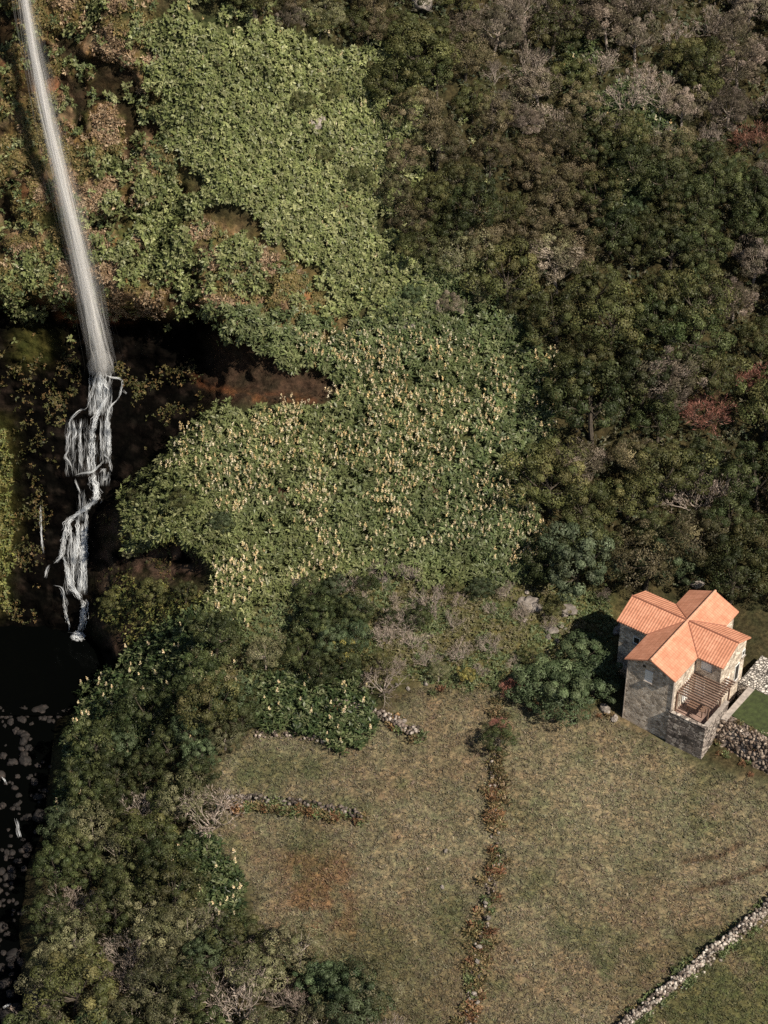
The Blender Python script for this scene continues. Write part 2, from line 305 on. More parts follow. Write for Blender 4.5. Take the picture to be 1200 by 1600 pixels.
def fall_mat(name, alpha, col):
    """falling white water: bright droplets with gaps between; how solid each strand is comes from its own density attribute"""
    m, nt, b = mat(name); L = nt.links.new
    d = N(nt, 'BsdfDiffuse'); d.inputs['Color'].default_value = (*col, 1); t = N(nt, 'BsdfTranslucent'); t.inputs['Color'].default_value = (*col, 1)
    mx = N(nt, 'MixShader'); mx.inputs[0].default_value = .45; L(d.outputs[0], mx.inputs[1]); L(t.outputs[0], mx.inputs[2])
    tp = N(nt, 'BsdfTransparent'); mo = N(nt, 'MixShader'); at = N(nt, 'Attribute', attribute_name='tint')
    sp = N(nt, 'SeparateColor'); L(at.outputs['Color'], sp.inputs[0]); mu = N(nt, 'Math', operation='MULTIPLY'); mu.inputs[1].default_value = alpha; L(sp.outputs[0], mu.inputs[0])
    L(mu.outputs[0], mo.inputs[0]); L(tp.outputs[0], mo.inputs[1]); L(mx.outputs[0], mo.inputs[2]); L(mo.outputs[0], nt.nodes['Material Output'].inputs['Surface'])
    return m
M_FALL = fall_mat('falling_water', .6, (.92, .91, .9)); M_CASC = fall_mat('white_water', 1.0, (.92, .95, .98))

# ------------------------------------------------------------------ object helpers
def tag(o, label=None, cat=None, group=None, kind=None):
    if label: o['label'] = label
    if cat: o['category'] = cat
    if group: o['group'] = group
    if kind: o['kind'] = kind
    return o
def raw_mesh(name, V, faces_idx, nper, m, tint=None, smooth=False):
    """mesh from arrays: V (n,3); faces_idx (k,nper)"""
    me = bpy.data.meshes.new(name); V = np.ascontiguousarray(V, np.float32).reshape(-1, 3); fi = np.ascontiguousarray(faces_idx, np.int32).reshape(-1, nper)
    me.vertices.add(len(V)); me.vertices.foreach_set('co', V.ravel())
    me.loops.add(fi.size); me.loops.foreach_set('vertex_index', fi.ravel())
    me.polygons.add(len(fi)); me.polygons.foreach_set('loop_start', np.arange(0, fi.size, nper, dtype=np.int32)); me.polygons.foreach_set('loop_total', np.full(len(fi), nper, np.int32))
    if smooth: me.polygons.foreach_set('use_smooth', np.ones(len(fi), bool))
    if tint is not None:
        a = me.color_attributes.new('tint', 'FLOAT_COLOR', 'POINT'); t = np.ones((len(V), 4), np.float32); t[:, :3] = np.asarray(tint).reshape(-1, 3); a.data.foreach_set('color', t.ravel())
    me.materials.append(m); me.update(calc_edges=True); me.validate()
    return me
def add(name, me, parent=None, loc=None, rz=None):
    o = bpy.data.objects.new(name, me); C.objects.link(o)
    if parent: o.parent = parent
    if loc is not None: o.location = loc
    if rz is not None: o.rotation_euler = (0, 0, rz)
    return o
def unit(v): return v / (np.linalg.norm(v, axis=-1, keepdims=True) + 1e-9)
def leaf_quads(c, d, up, ln, wd, bend=0.0):
    """diamond leaves: base c, direction d, surface normal up -> (n,4,3)"""
    d = unit(d); s = unit(np.cross(d, up)); ln = ln[:, None]; wd = wd[:, None]
    mid = c + d * ln * .5
    return np.stack([c, mid + s * wd * .5, c + d * ln - unit(up) * ln * bend, mid - s * wd * .5], 1)
class MB:
    """collects polygons (local coordinates) for one mesh"""
    def __init__(s): s.v = []; s.f = []; s.uv = []
    def poly(s, pts, uv=None):
        i = len(s.v); s.v += [tuple(p) for p in pts]; s.f.append(tuple(range(i, i + len(pts)))); s.uv += (uv or [(0, 0)] * len(pts))
    def box(s, c, h, ax=None):
        c = np.array(c, float); A = np.array(ax if ax is not None else np.eye(3), float) * np.array(h, float)[:, None]
        q = lambda i, j, k: c + A[0] * i + A[1] * j + A[2] * k
        for f in (((-1, -1, -1), (-1, 1, -1), (1, 1, -1), (1, -1, -1)), ((-1, -1, 1), (1, -1, 1), (1, 1, 1), (-1, 1, 1)), ((-1, -1, -1), (1, -1, -1), (1, -1, 1), (-1, -1, 1)),
                  ((1, -1, -1), (1, 1, -1), (1, 1, 1), (1, -1, 1)), ((1, 1, -1), (-1, 1, -1), (-1, 1, 1), (1, 1, 1)), ((-1, 1, -1), (-1, -1, -1), (-1, -1, 1), (-1, 1, 1))):
            s.poly([q(*p) for p in f])
        return s
    def rng_box(s, x0, x1, y0, y1, z0, z1): return s.box(((x0 + x1) / 2, (y0 + y1) / 2, (z0 + z1) / 2), ((x1 - x0) / 2, (y1 - y0) / 2, (z1 - z0) / 2))
    def prism(s, outline, z0, z1):
        n = len(outline); s.poly([(*p, z1) for p in outline]); s.poly([(*p, z0) for p in outline[::-1]])
        for i in range(n):
            a, b = outline[i], outline[(i + 1) % n]; s.poly([(*a, z0), (*b, z0), (*b, z1), (*a, z1)])
        return s
    def tube(s, pts, rad, n=5):
        pts = [np.array(p, float) for p in pts]; rings = []
        for i, p in enumerate(pts):
            d = pts[min(i + 1, len(pts) - 1)] - pts[max(i - 1, 0)]; d = d / (np.linalg.norm(d) + 1e-9)
            a = np.cross(d, (0, 0, 1) if abs(d[2]) < .9 else (1, 0, 0)); a /= np.linalg.norm(a); b = np.cross(d, a)
            r = rad[i] if hasattr(rad, '__len__') else rad
            rings.append([p + r * (a * cos(2 * pi * k / n) + b * sin(2 * pi * k / n)) for k in range(n)])
        for i in range(len(rings) - 1):
            for k in range(n): s.poly([rings[i][k], rings[i][(k + 1) % n], rings[i + 1][(k + 1) % n], rings[i + 1][k]])
        s.poly(rings[0][::-1]); s.poly(rings[-1])
        return s
    def mesh(s, name, m, uvname=None):
        me = bpy.data.meshes.new(name); me.from_pydata(s.v, [], s.f); me.materials.append(m)
        if uvname:
            l = me.uv_layers.new(name=uvname); l.data.foreach_set('uv', np.array(s.uv, np.float32).ravel())
        me.update(); return me
    def build(s, name, m, parent=None, uvname=None): return add(name, s.mesh(name, m, uvname), parent)

# ------------------------------------------------------------------ the hillside mesh
def mixc(c, new, m): return c * (1 - m[..., None]) + np.array(new) * m[..., None]
nz = lambda s, sc=40: fbm(GX / sc, GY / sc, 0, s)
col = np.zeros((NY, NX, 3)) + np.array([.05, .045, .026])
col = mixc(col, (.045, .04, .022), zone(FOREST, 12, 61, 3)); col = mixc(col, (.05, .06, .028), zone(G_FIELD + G_CLIFF + G_LOW, 10, 62, 3))
zbrown = zone([[(0, 0), (240, 0), (250, 170), (300, 330), (420, 380), (560, 500), (330, 520), (-100, 470)]], 14, 63, 4) * (1 - zone(G_CLIFF, 12, 3, 2))
col = mixc(col, (.16, .11, .05), zbrown * .95)
col = mixc(col, (.24, .17, .11), zbrown * ss(nz(64, 30), .5, .65)); col = mixc(col, (.075, .075, .03), zbrown * ss(nz(65, 26), .5, .62))
col = mixc(col, (.2, .09, .055), zbrown * ss(nz(66, 34), .6, .7) * .7)
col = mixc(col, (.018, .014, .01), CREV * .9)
zscrub = zone(SCRUB, 12, 67, 3); col = mixc(col, (.1, .095, .045), zscrub)
col = mixc(col, (.178, .156, .103), zmead)
col = mixc(col, (.195, .15, .1), zmead * ss(nz(68, 90), .48, .66) * .7); col = mixc(col, (.12, .122, .066), zmead * ss(nz(69, 70), .5, .66) * .8)
col = mixc(col, (.21, .185, .125), zmead * ss(nz(70, 55), .52, .66) * .8)
col = mixc(col, (.25, .215, .15), zmead * zone([[(850, 1150), (1010, 1180), (1020, 1300), (900, 1380), (820, 1300)], [(1060, 1340), (1230, 1300), (1230, 1400), (1080, 1410)]], 25, 95, 8) * .7); col = mixc(col, (.11, .095, .055), zmead * zone([[(480, 1480), (720, 1420), (720, 1700), (560, 1700)], [(980, 1540), (1080, 1460), (1180, 1420), (1190, 1440), (1000, 1590)]], 20, 96, 8) * .6)
rust = zone([[(440, 1330), (560, 1340), (560, 1460), (450, 1450)], [(1048, 1415), (1068, 1415), (1068, 1435), (1050, 1438)], [(480, 1270), (540, 1275), (530, 1290), (450, 1285)]], 12, 71, 3)
col = mixc(col, (.19, .105, .06), rust * ss(nz(94, 22), .38, .6) * .65)
# the field below the stone wall is greener
zgreen = zone([[(960, 1620), (1230, 1412), (1500, 1300), (1500, 1900), (960, 1900)]], 6, 72, 3); col = mixc(col, (.1, .105, .048), zgreen * .9); col = mixc(col, (.19, .15, .1), zgreen * ss(nz(97, 45), .55, .66) * .7)
for tr in ([(1080, 1392), (1130, 1380), (1200, 1355), (1300, 1330)], [(1070, 1348), (1120, 1340), (1160, 1318)]):
    for (a, b), (c, d) in zip(tr[:-1], tr[1:]):
        tt = np.clip(((GX - a) * (c - a) + (GY - b) * (d - b)) / ((c - a) ** 2 + (d - b) ** 2), 0, 1)
        dist = np.hypot(GX - a - tt * (c - a), GY - b - tt * (d - b)); col = mixc(col, (.085, .055, .038), np.exp(-(dist / 4.2) ** 2) * .9)
col = mixc(col, (.0022, .0019, .0018), zrock); col = mixc(col, (.011, .0085, .0075), zrock * ss(nz(73, 13), .58, .7))  # dark wet basalt, blackened further so its colour also carries the gorge shade
zwall = zone([[(320, 515), (440, 562), (540, 600), (500, 632), (330, 632)]], 5, 74, 2); zbluff = zone([[(165, 800), (240, 840), (312, 850), (320, 918), (200, 900), (165, 990), (150, 985)], [(160, 1000), (210, 960), (240, 1000), (190, 1050)]], 5, 92, 2)
col = mixc(col, (.085, .058, .046), zbluff * ss(nz(98, 12), .35, .6))
col = mixc(col, (.05, .034, .025), zwall * .9)
rim = zone([[(302, 583), (325, 598), (400, 617), (505, 624), (502, 630), (400, 624), (320, 605)], [(85, 488), (130, 492), (125, 508), (95, 500)], [(170, 492), (215, 495), (210, 503), (170, 502)]], 3, 75, 1)
col = mixc(col, (.2, .085, .042), rim * ss(nz(93, 10), .35, .55))
moss = zone([[(-60, 640), (12, 660), (16, 800), (4, 950), (-60, 990)], [(20, 520), (80, 520), (75, 560), (25, 565)]], 10, 76, 3)
col = mixc(col, (.055, .055, .018), moss * .9)
colg = col.copy(); col *= (.75 + .5 * nz(79, 9))[..., None]
idx = np.arange(NX * NY).reshape(NY, NX)
quads = np.stack([idx[:-1, :-1], idx[1:, :-1], idx[1:, 1:], idx[:-1, 1:]], -1)
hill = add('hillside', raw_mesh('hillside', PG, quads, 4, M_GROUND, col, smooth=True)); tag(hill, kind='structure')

# ------------------------------------------------------------------ water: pool and stream
ZP = -8.3
def flat_pt(px, py, z): d = ray(px, py); return O + d * ((z - CAMZ) / d[..., 2])[..., None] if np.ndim(d) > 1 else O + d * ((z - CAMZ) / d[2])
pool_px = [(-260, 960), (170, 960), (200, 1040), (180, 1090), (110, 1118), (-260, 1118)]
b_ = MB(); top = [flat_pt(*p, ZP) for p in pool_px]; b_.poly(top[::-1]); tag(b_.build('water', M_WATER), kind='structure')
# stream surface follows its bed
sx_ = np.linspace(-240, 105, 40); sy_ = np.linspace(1100, 1760, 90); SX, SY = np.meshgrid(sx_, sy_); d0_ = ray(SX, SY); t0_ = (-8.65 - CAMZ - .032 * 132) / (d0_[..., 2] - .032 * d0_[..., 1]); zb = (CAMZ + d0_[..., 2] * t0_)[:, :1]
d_ = ray(SX, SY); SW = O + d_ * ((zb - CAMZ) / d_[..., 2])[..., None]
ii = np.arange(SX.size).reshape(SX.shape); tag(add('stream', raw_mesh('stream', SW, np.stack([ii[:-1, :-1], ii[1:, :-1], ii[1:, 1:], ii[:-1, 1:]], -1), 4, M_WATER, smooth=True)), kind='structure')

# ------------------------------------------------------------------ waterfall
def ribbons(lines, widths, dens):
    """crossed ribbons along polylines; lines list of (k,3) arrays, widths list of (k,), dens list of (k,)"""
    V, Fq, Tn = [], [], []; n0 = 0
    for L_, w, dn in zip(lines, widths, dens):
        k = len(L_); t = unit(np.gradient(L_, axis=0)); rd = unit(rng.normal(size=3)); s = unit(np.cross(t, rd))
        V.append(np.stack([L_ - s * w[:, None] / 2, L_ + s * w[:, None] / 2], 1).reshape(-1, 3)); Tn.append(np.repeat(dn, 2))
        a = np.arange(k - 1) * 2 + n0; Fq.append(np.stack([a, a + 1, a + 3, a + 2], 1)); n0 += 2 * k
    Tn = np.concatenate(Tn); return np.concatenate(V), np.concatenate(Fq), np.repeat(Tn[:, None], 3, 1)
def I3b():
    u, v = np.meshgrid(np.linspace(0, 2 * pi, 17)[:-1], np.linspace(.06, pi - .06, 10)); P = np.stack([np.cos(u) * np.sin(v), np.sin(u) * np.sin(v), np.cos(v)], -1).reshape(-1, 3); P = np.concatenate([P, [(0, 0, 1.), (0, 0, -1.)]]); f = []
    for j in range(9):
        for i in range(16): a, b, c, d = j * 16 + i, j * 16 + (i + 1) % 16, (j + 1) * 16 + (i + 1) % 16, (j + 1) * 16 + i; f += [(a, c, b), (a, d, c)]
    for i in range(16): f += [(160, i, (i + 1) % 16), (161, 144 + (i + 1) % 16, 144 + i)]
    return P, np.array(f)
fc = np.array([(22, -110), (31, -50), (38, 0), (50, 70), (64, 140), (82, 220), (101, 300), (119, 375), (134, 445), (147, 510), (157, 560), (161, 588)], float)
tt_ = np.linspace(0, 1, 60); tk = np.linspace(0, 1, len(fc)); fpx = np.interp(tt_, tk, fc[:, 0]); fpy = np.interp(tt_, tk, fc[:, 1])
fp = ground(fpx, fpy); dist = np.linalg.norm(fp - O, axis=1)
dr = unit(fp - O); fit_ = np.polyval(np.polyfit(tt_, dist, 2), tt_); dist = fit_ - max(0, (fit_ - dist)[:-6].max()) * .9 - 1.2
base_fc = O + dr * dist[:, None]
rad = np.interp(tt_, [0, .2, .5, .8, .95, 1], [.33, .38, .52, .68, .78, .85])
def fall_lines(n, spread, w0, w1, den, kk=26):
    ls, ws, ds = [], [], []
    for q in range(n):
        a = rng.normal(0, spread); b = rng.normal(0, spread); s0 = rng.uniform(-.15, .75); s1 = min(1, s0 + rng.uniform(.2, .6)); s0 = max(0, s0)
        s = np.linspace(s0, s1, kk); f = lambda arr: np.interp(s, tt_, arr)
        c = np.stack([f(base_fc[:, 0]), f(base_fc[:, 1]), f(base_fc[:, 2])], 1); rr = f(rad)
        wob = .3 * np.sin(s * rng.uniform(6, 26) + rng.uniform(0, 6)) * rng.uniform(0, 1) + .5 * (fbm(s * 16, q * .13, 0, 17) - .5)
        c = c + np.outer(rr * (a + wob), (1, 0, 0)) + np.outer(rr * b, (0, -.8, .2))
        e = np.minimum(1, np.minimum(np.arange(kk), np.arange(kk)[::-1]) / 5.0); ls.append(c); ws.append(rng.uniform(w0, w1) * (.5 + .8 * rr)); ds.append(e * den * rng.uniform(.4, 1.2))
    return ls, ws, ds
A = fall_lines(300, .4, .05, .14, .5); B = fall_lines(320, 1.0, .03, .1, .12); A2 = fall_lines(170, .2, .08, .2, .75)
V, Fq, Tn = ribbons(A[0] + B[0] + A2[0], A[1] + B[1] + A2[1], A[2] + B[2] + A2[2])
wf = bpy.data.objects.new('waterfall', None); C.objects.link(wf); wf.location = base_fc[-1]
tag(wf, 'tall white waterfall dropping down the mossy cliff and splitting over black rocks into the pool', 'waterfall')
off = base_fc[-1]
def spray(name, k, dens, end):
    q = MB(); p = base_fc - off; r_ = rad * k * (1 + .7 * (fbm(tt_ * 9, k * 9, 0, 3) - .5)) * np.clip((end - np.arange(60)) / 14.0, .03, 1) ** .6; sh = (fbm(tt_ * 6, k * 5 + 2, 0, 14) - .5) * rad * .8 + .22 * max(0, k - .4) * rad
    q.tube([p[i] + np.array([sh[i], 0, 0]) for i in range(0, end)], list(r_[:end]), 14); me = q.mesh(name, spray_mat(name, dens)); bm_merge(me); return add(name, me, wf)
def bm_merge(me):
    import bmesh
    b = bmesh.new(); b.from_mesh(me); bmesh.ops.remove_doubles(b, verts=b.verts, dist=1e-4); bmesh.ops.recalc_face_normals(b, faces=b.faces); b.to_mesh(me); b.free()
def spray_mat(name, dens):
    m = bpy.data.materials.new(name); m.use_nodes = True; nt = m.node_tree; nt.nodes.remove(nt.nodes['Principled BSDF'])
    v = nt.nodes.new('ShaderNodeVolumePrincipled'); v.inputs['Color'].default_value = (.995, .995, .995, 1); v.inputs['Density'].default_value = dens; v.inputs['Anisotropy'].default_value = 0
    nt.links.new(v.outputs[0], nt.nodes['Material Output'].inputs['Volume']); return m
spray('spray_core', .34, 9.0, 51); spray('spray_body', .52, 1.6, 54); spray('spray_edge', .85, .5, 58); spray('spray_veil', 1.35, .12, 60); spray('spray_haze', 2.0, .035, 60)
def puff(name, px, py, gap_, rx, rz, dens):
    g = ground(px, py); c = g - unit(g - O) * gap_; v, f = I3b(); me = raw_mesh(name, v * np.array([rx, rx * .8, rz]) * (1 + .35 * (fbm(v[:, 0] * 1.6 + px, v[:, 1] * 1.6, v[:, 2] * 1.6, 4) - .5))[:, None] + c - off, f, 3, spray_mat(name, dens)); return add(name, me, wf)
for (a, b, g_, rx, rz, dn) in [(156, 560, .9, .95, 1.3, .28), (166, 566, .8, .75, .9, .22), (147, 572, .8, .7, .9, .2), (158, 578, .7, 1.25, .6, .16)]: puff('spray_mist', a, b, g_, rx, rz, dn)
add('falling_column', raw_mesh('falling_column', V - off, Fq, 4, M_FALL, np.clip(Tn, 0, 1)), wf)
c7 = lambda q: [(60 + a / 6.667, 560 + b / 6.667) for a, b in q]; c8 = lambda q: [(40 + a / 6.667, 780 + b / 6.667) for a, b in q]
CL = [(c7(q), w) for q, w in [
    ([(650, 130), (590, 200), (575, 330), (520, 440), (515, 530), (430, 540), (380, 580), (320, 660), (340, 760), (300, 830), (320, 900), (300, 980), (265, 1025), (340, 1090), (360, 1230)], .7),
    ([(660, 130), (690, 260), (720, 360), (680, 470), (610, 580), (570, 700), (560, 850), (570, 1000), (575, 1170)], 1.5), ([(650, 130), (640, 300), (640, 420), (650, 520)], 1.2),
    ([(680, 160), (760, 200), (850, 205), (880, 240), (860, 340), (830, 430), (750, 490), (720, 570), (690, 700), (700, 830), (670, 1000), (730, 1040), (750, 1120), (765, 1180)], .75),
    ([(740, 500), (730, 700), (735, 900), (740, 1040)], 1.2), ([(445, 620), (430, 760), (440, 900), (440, 1050), (455, 1160)], .8), ([(360, 640), (370, 720), (400, 780), (350, 860)], .7),
    ([(350, 1230), (450, 1195), (560, 1190), (640, 1110), (700, 1050)], .7), ([(380, 1250), (410, 1340), (440, 1410)], .6),
    ([(560, 1190), (570, 1280), (610, 1350), (600, 1480), (500, 1560), (430, 1610)], 2.0), ([(640, 1190), (690, 1130), (680, 1300), (745, 1180)], .7), ([(530, 1000), (520, 1080), (540, 1180)], .8), ([(880, 330), (915, 370)], .7)]]
CL += [(c8(q), w) for q, w in [
    ([(720, 10), (640, 100), (540, 150), (450, 210), (410, 340), (390, 470), (385, 580), (310, 670)], 1.5), ([(640, 110), (630, 250), (620, 450), (610, 650), (620, 800), (610, 1000)], 1.2),
    ([(540, 160), (550, 330), (545, 500), (510, 650), (490, 800), (500, 920)], 1.2), ([(470, 250), (470, 420), (490, 560), (480, 700)], .8), ([(400, 590), (430, 680), (450, 820), (480, 920), (540, 970), (590, 1050)], 1.3),
    ([(590, 250), (600, 450), (580, 600), (600, 850), (570, 980)], 1.1), ([(595, 1040), (600, 1150), (590, 1290), (570, 1390)], 1.7), ([(300, 900), (370, 910), (400, 980), (410, 1080), (420, 1220), (450, 1290), (450, 1370)], .8),
    ([(460, 930), (520, 960), (570, 1040)], 1.2), ([(560, 780), (570, 980)], .8), ([(170, 60), (155, 180), (160, 300), (170, 420), (185, 570)], .7), ([(250, 680), (220, 740), (200, 820)], .6), ([(440, 1390), (520, 1390), (560, 1400)], .8)]]
def on_rock(px, py, gap):
    g = ground(px, py); d = np.linalg.norm(g - O, axis=1); d = np.convolve(np.pad(d, 2, mode='edge'), np.ones(5) / 5, 'valid'); return O + unit(g - O) * (np.minimum(d, np.linalg.norm(g - O, axis=1)) - gap)[:, None]
ls, ws, ds = [], [], []
def chaikin(q, n=2):
    for _ in range(n):
        a = q[:-1] * .75 + q[1:] * .25; b = q[:-1] * .25 + q[1:] * .75; q = np.concatenate([q[:1], np.stack([a, b], 1).reshape(-1, 2), q[-1:]])
    return q
for q, w in CL:
    q = chaikin(np.array(q)); seg = np.r_[0, np.cumsum(np.hypot(*np.diff(q, axis=0).T))]; tot = seg[-1]
    for r in range(int(tot * w * .62) + 10):
        ln_ = min(tot, rng.uniform(9, 38)); a0 = rng.uniform(-4, tot - ln_ + 4); k = max(6, int(ln_ / 1.8)); st_ = np.linspace(max(0, a0), min(tot, a0 + ln_), k)
        bx, by = np.interp(st_, seg, q[:, 0]), np.interp(st_, seg, q[:, 1]); wide = w * (.75 + 1.5 * fbm(a0 / 13, w * 9 + q[0, 0], 0, 15))
        jx = rng.normal(0, .95 * wide) + (fbm(st_ / 6, r * 3.1, 0, 5) - .5) * 4.5 * wide; e = np.minimum(1, np.minimum(np.arange(k), np.arange(k)[::-1]) / 3.0)
        ls.append(on_rock(bx + jx, by + rng.normal(0, .8), rng.uniform(.04, .3))); ws.append(np.full(k, rng.uniform(.015, .05) * (.8 + .4 * w))); ds.append(e * rng.uniform(.45, 1.0) * min(1, .25 + .75 * w))
for (x0, x1, y0, y1, n, d0) in [(140, 176, 575, 650, 130, .3), (102, 152, 650, 745, 130, .17), (100, 136, 812, 930, 150, .3), (157, 172, 640, 725, 60, .4), (136, 152, 690, 742, 36, .25), (103, 118, 655, 705, 30, .25), (149, 172, 735, 760, 34, .3), (120, 136, 760, 815, 40, .3)]:
    for r in range(n):
        bx = rng.uniform(x0, x1); a = rng.uniform(y0, y1 - 10); e_ = min(y1, a + rng.uniform(15, 60)); k = max(6, int((e_ - a) / 2.5)); s = np.linspace(a, e_, k)
        ls.append(on_rock(bx + (fbm(s / 9, r * 2.3, 0, 6) - .5) * 6, s, rng.uniform(.05, .25))); ws.append(np.full(k, rng.uniform(.02, .1))); ds.append(np.minimum(1, np.minimum(np.arange(k), np.arange(k)[::-1]) / 3.0) * d0 * rng.uniform(.4, 1.4))
V, Fq, Tn = ribbons(ls, ws, ds)
add('cascade', raw_mesh('cascade', V - off, Fq, 4, M_CASC, np.clip(Tn, 0, 1)), wf)
# foam where it lands in the pool
fo = flat_pt(123, 994, ZP); V, Fq, Tn = [], [], []; k = 0
th_ = rng.uniform(0, 2 * pi, 420); rr_ = np.sqrt(rng.uniform(0, 1, 420)); hh = rng.uniform(0, .35, 420) * (1 - rr_)
cc = np.stack([fo[0] + .62 * rr_ * np.cos(th_), fo[1] + .75 * rr_ * np.sin(th_), fo[2] + .04 + hh], 1)
q4 = leaf_quads(cc, rng.normal(size=(420, 3)) * (1, 1, .3), np.tile([0, 0, 1.], (420, 1)) + rng.normal(size=(420, 3)) * .4, rng.uniform(.1, .24, 420), rng.uniform(.08, .18, 420))
add('foam', raw_mesh('foam', q4.reshape(-1, 3) - off, np.arange(420 * 4).reshape(-1, 4), 4, M_CASC, np.repeat(np.clip(1.1 - rr_ * .8, 0, 1), 4)[:, None].repeat(3, 1)), wf)
# small white drops further down the stream
for (q, nm) in [([(25, 1278), (28, 1290), (29, 1302), (31, 1310)], 'small white chute of water between dark boulders in the stream'), ([(3, 1214), (7, 1218), (9, 1224)], 'tiny white riffle at the upper edge of the boulder stream'), ([(2, 1575), (10, 1572), (18, 1566)], 'short white riffle low down the dark stream')]:
    q = np.array(q, float); ls, ws, ds = [], [], []
    for r in range(26):
        s0_ = rng.uniform(0, .6); s = np.linspace(s0_, s0_ + .4, 10); a = np.interp(s, np.linspace(0, 1, len(q)), q[:, 0]) + rng.normal(0, 1.3); b = np.interp(s, np.linspace(0, 1, len(q)), q[:, 1]) + rng.normal(0, .8)
        ww = np.clip(np.interp(b, sy_, zb[:, 0]), -99, 99) + .5 + .5 * (1 - s); ls.append(np.stack([flat_pt(u, v, w) for u, v, w in zip(a, b, ww)])); ws.append(np.full(10, rng.uniform(.015, .06))); ds.append(np.sin(np.linspace(.2, 2.9, 10)) * rng.uniform(.3, .9))
    V, Fq, Tn = ribbons(ls, ws, ds); c = V.mean(0); o = add('white_riffle', raw_mesh('white_riffle', V - c, Fq, 4, M_CASC, Tn), loc=c); tag(o, nm, 'rapids')

# ------------------------------------------------------------------ house
TH = .631; HX, HY = 25.0, 127.0
HOUSE = bpy.data.objects.new('stone_house', None); C.objects.link(HOUSE); HOUSE.location = (HX, HY, 0); HOUSE.rotation_euler = (0, 0, -TH)
tag(HOUSE, 'grey stone house with a cross shaped orange tiled roof at the meadow edge', 'house')
ZA, RISE, WH = 8.5, 1.081, 2.36; LN, LS, LW, LE = 4.617, 6.02, 5.306, 4.719; OV = .25; EZ = ZA - RISE - .06
w = WH - OV; n_, s_, e_, l_ = LN - OV, LS - OV, LE - OV, LW - OV
out = [(-w, -s_), (w, -s_), (w, -w), (e_, -w), (e_, w), (w, w), (w, n_), (-w, n_), (-w, w), (-l_, w), (-l_, -w), (-w, -w)]
m = MB(); zg = EZ + .0
n = len(out)
gr = RISE * w / WH
for i in range(n):
    a, b = out[i], out[(i + 1) % n]; p = [(*a, -2.5), (*b, -2.5), (*b, EZ), (*a, EZ)]
    if abs(abs(a[0] - b[0]) + abs(a[1] - b[1]) - 2 * w) < 1e-6 and (a, b) in [(out[0], out[1]), (out[3], out[4]), (out[6], out[7]), (out[9], out[10])]:
        p.insert(3, ((a[0] + b[0]) / 2, (a[1] + b[1]) / 2, EZ + gr))
    m.poly(p)
m.build('wall', M_WALL, HOUSE)
# roof: eight slopes, each a thick slab with tile coordinates
m = MB(); TK = .12
def slope(pts, eave_dir):
    """pts: outline on the upper surface, first two along the eave"""
    P = [np.array(p, float) for p in pts]; e = np.array(eave_dir, float); nn = np.cross(P[1] - P[0], P[2] - P[0]); nn /= np.linalg.norm(nn)
    if nn[2] < 0: P = P[::-1]; nn = -nn
    v = np.cross(nn, e); uv = [((p @ e), (p @ v)) for p in P]; m.poly(P, uv); lo = [p - np.array((0, 0, TK)) for p in P]; m.poly(lo[::-1], uv[::-1])
    for i in range(len(P)):
        j = (i + 1) % len(P); m.poly([lo[i], lo[j], P[j], P[i]], [uv[i], uv[j], uv[j], uv[i]])
zE = ZA - RISE; Ct = (0, 0, ZA)
for sg in (1, -1):
    slope([(sg * WH, WH, zE), (sg * WH, LN, zE), (0, LN, ZA), Ct], (0, 1, 0)); slope([(sg * WH, -LS, zE), (sg * WH, -WH, zE), Ct, (0, -LS, ZA)], (0, 1, 0))
    slope([(WH, sg * WH, zE), (LE, sg * WH, zE), (LE, 0, ZA), Ct], (1, 0, 0)); slope([(-LW, sg * WH, zE), (-WH, sg * WH, zE), Ct, (-LW, 0, ZA)], (1, 0, 0))
roof = m.build('roof', M_ROOF, HOUSE, 'tiles')
def capline(a, b, r, name, mt, n=0):
    q = MB(); a = np.array(a, float); b = np.array(b, float); k = max(2, int(np.linalg.norm(b - a) / .34))
    for i in range(k):
        p0 = a + (b - a) * i / k; p1 = a + (b - a) * (i + 1.06) / k if i < k - 1 else b; q.tube([p0, p1], [r * 1.08, r * .95], 7)
    return q.build(name, mt, roof)
up = .0
capline((0, -LS - .02, ZA + up), (0, LN + .02, ZA + up), .12, 'ridge_cap', M_RIDGE); capline((-LW - .02, 0, ZA + up), (-.1, 0, ZA), .075, 'ridge_cap', M_FLASH); capline((.1, 0, ZA), (LE + .02, 0, ZA), .075, 'ridge_cap', M_FLASH)
for sa in (1, -1):
    for sb in (1, -1): MB().tube([(sa * .1, sb * .1, ZA - .03), (sa * WH, sb * WH, zE + .0)], .06, 5).build('valley_gutter', M_FLASH, roof)
def window(x, y, z, nx, ny, wd, ht, shut=True, name='window'):
    """framed opening with a white shutter on a wall whose outward normal is (nx, ny)"""
    t = np.array((-ny, nx, 0.)); nn = np.array((nx, ny, 0.)); ax = [t, nn, np.array((0, 0, 1.))]; c = np.array((x, y, z), float)
    fr_ = MB(); 
    for sg in (-1, 1): fr_.box(c + t * sg * (wd / 2 + .035), (.035, .05, ht / 2 + .07), ax); fr_.box(c + np.array((0, 0, sg * (ht / 2 + .035))), (wd / 2, .05, .035), ax)
    o = fr_.build(name, M_WHITE, HOUSE)
    MB().box(c + nn * .012, (wd / 2, .012, ht / 2), ax).build('shutter', M_WHITE if shut else M_DARK, o)
    MB().box(c + nn * .08 + np.array((0, 0, -ht / 2 - .11)), (wd / 2 + .12, .08, .04), ax).build('sill', M_COPING, o)
    return o
window(-.14, -s_, 6.5, 0, -1, .56, 1.0); window(3.12, -w, 6.62, 0, -1, .78, .62)
window(e_, .9, 4.45, 1, 0, .62, 1.7, False, 'door'); window(e_, -.75, 4.7, 1, 0, .4, .6); window(e_, 1.75, 6.0, 1, 0, .35, .5, False)
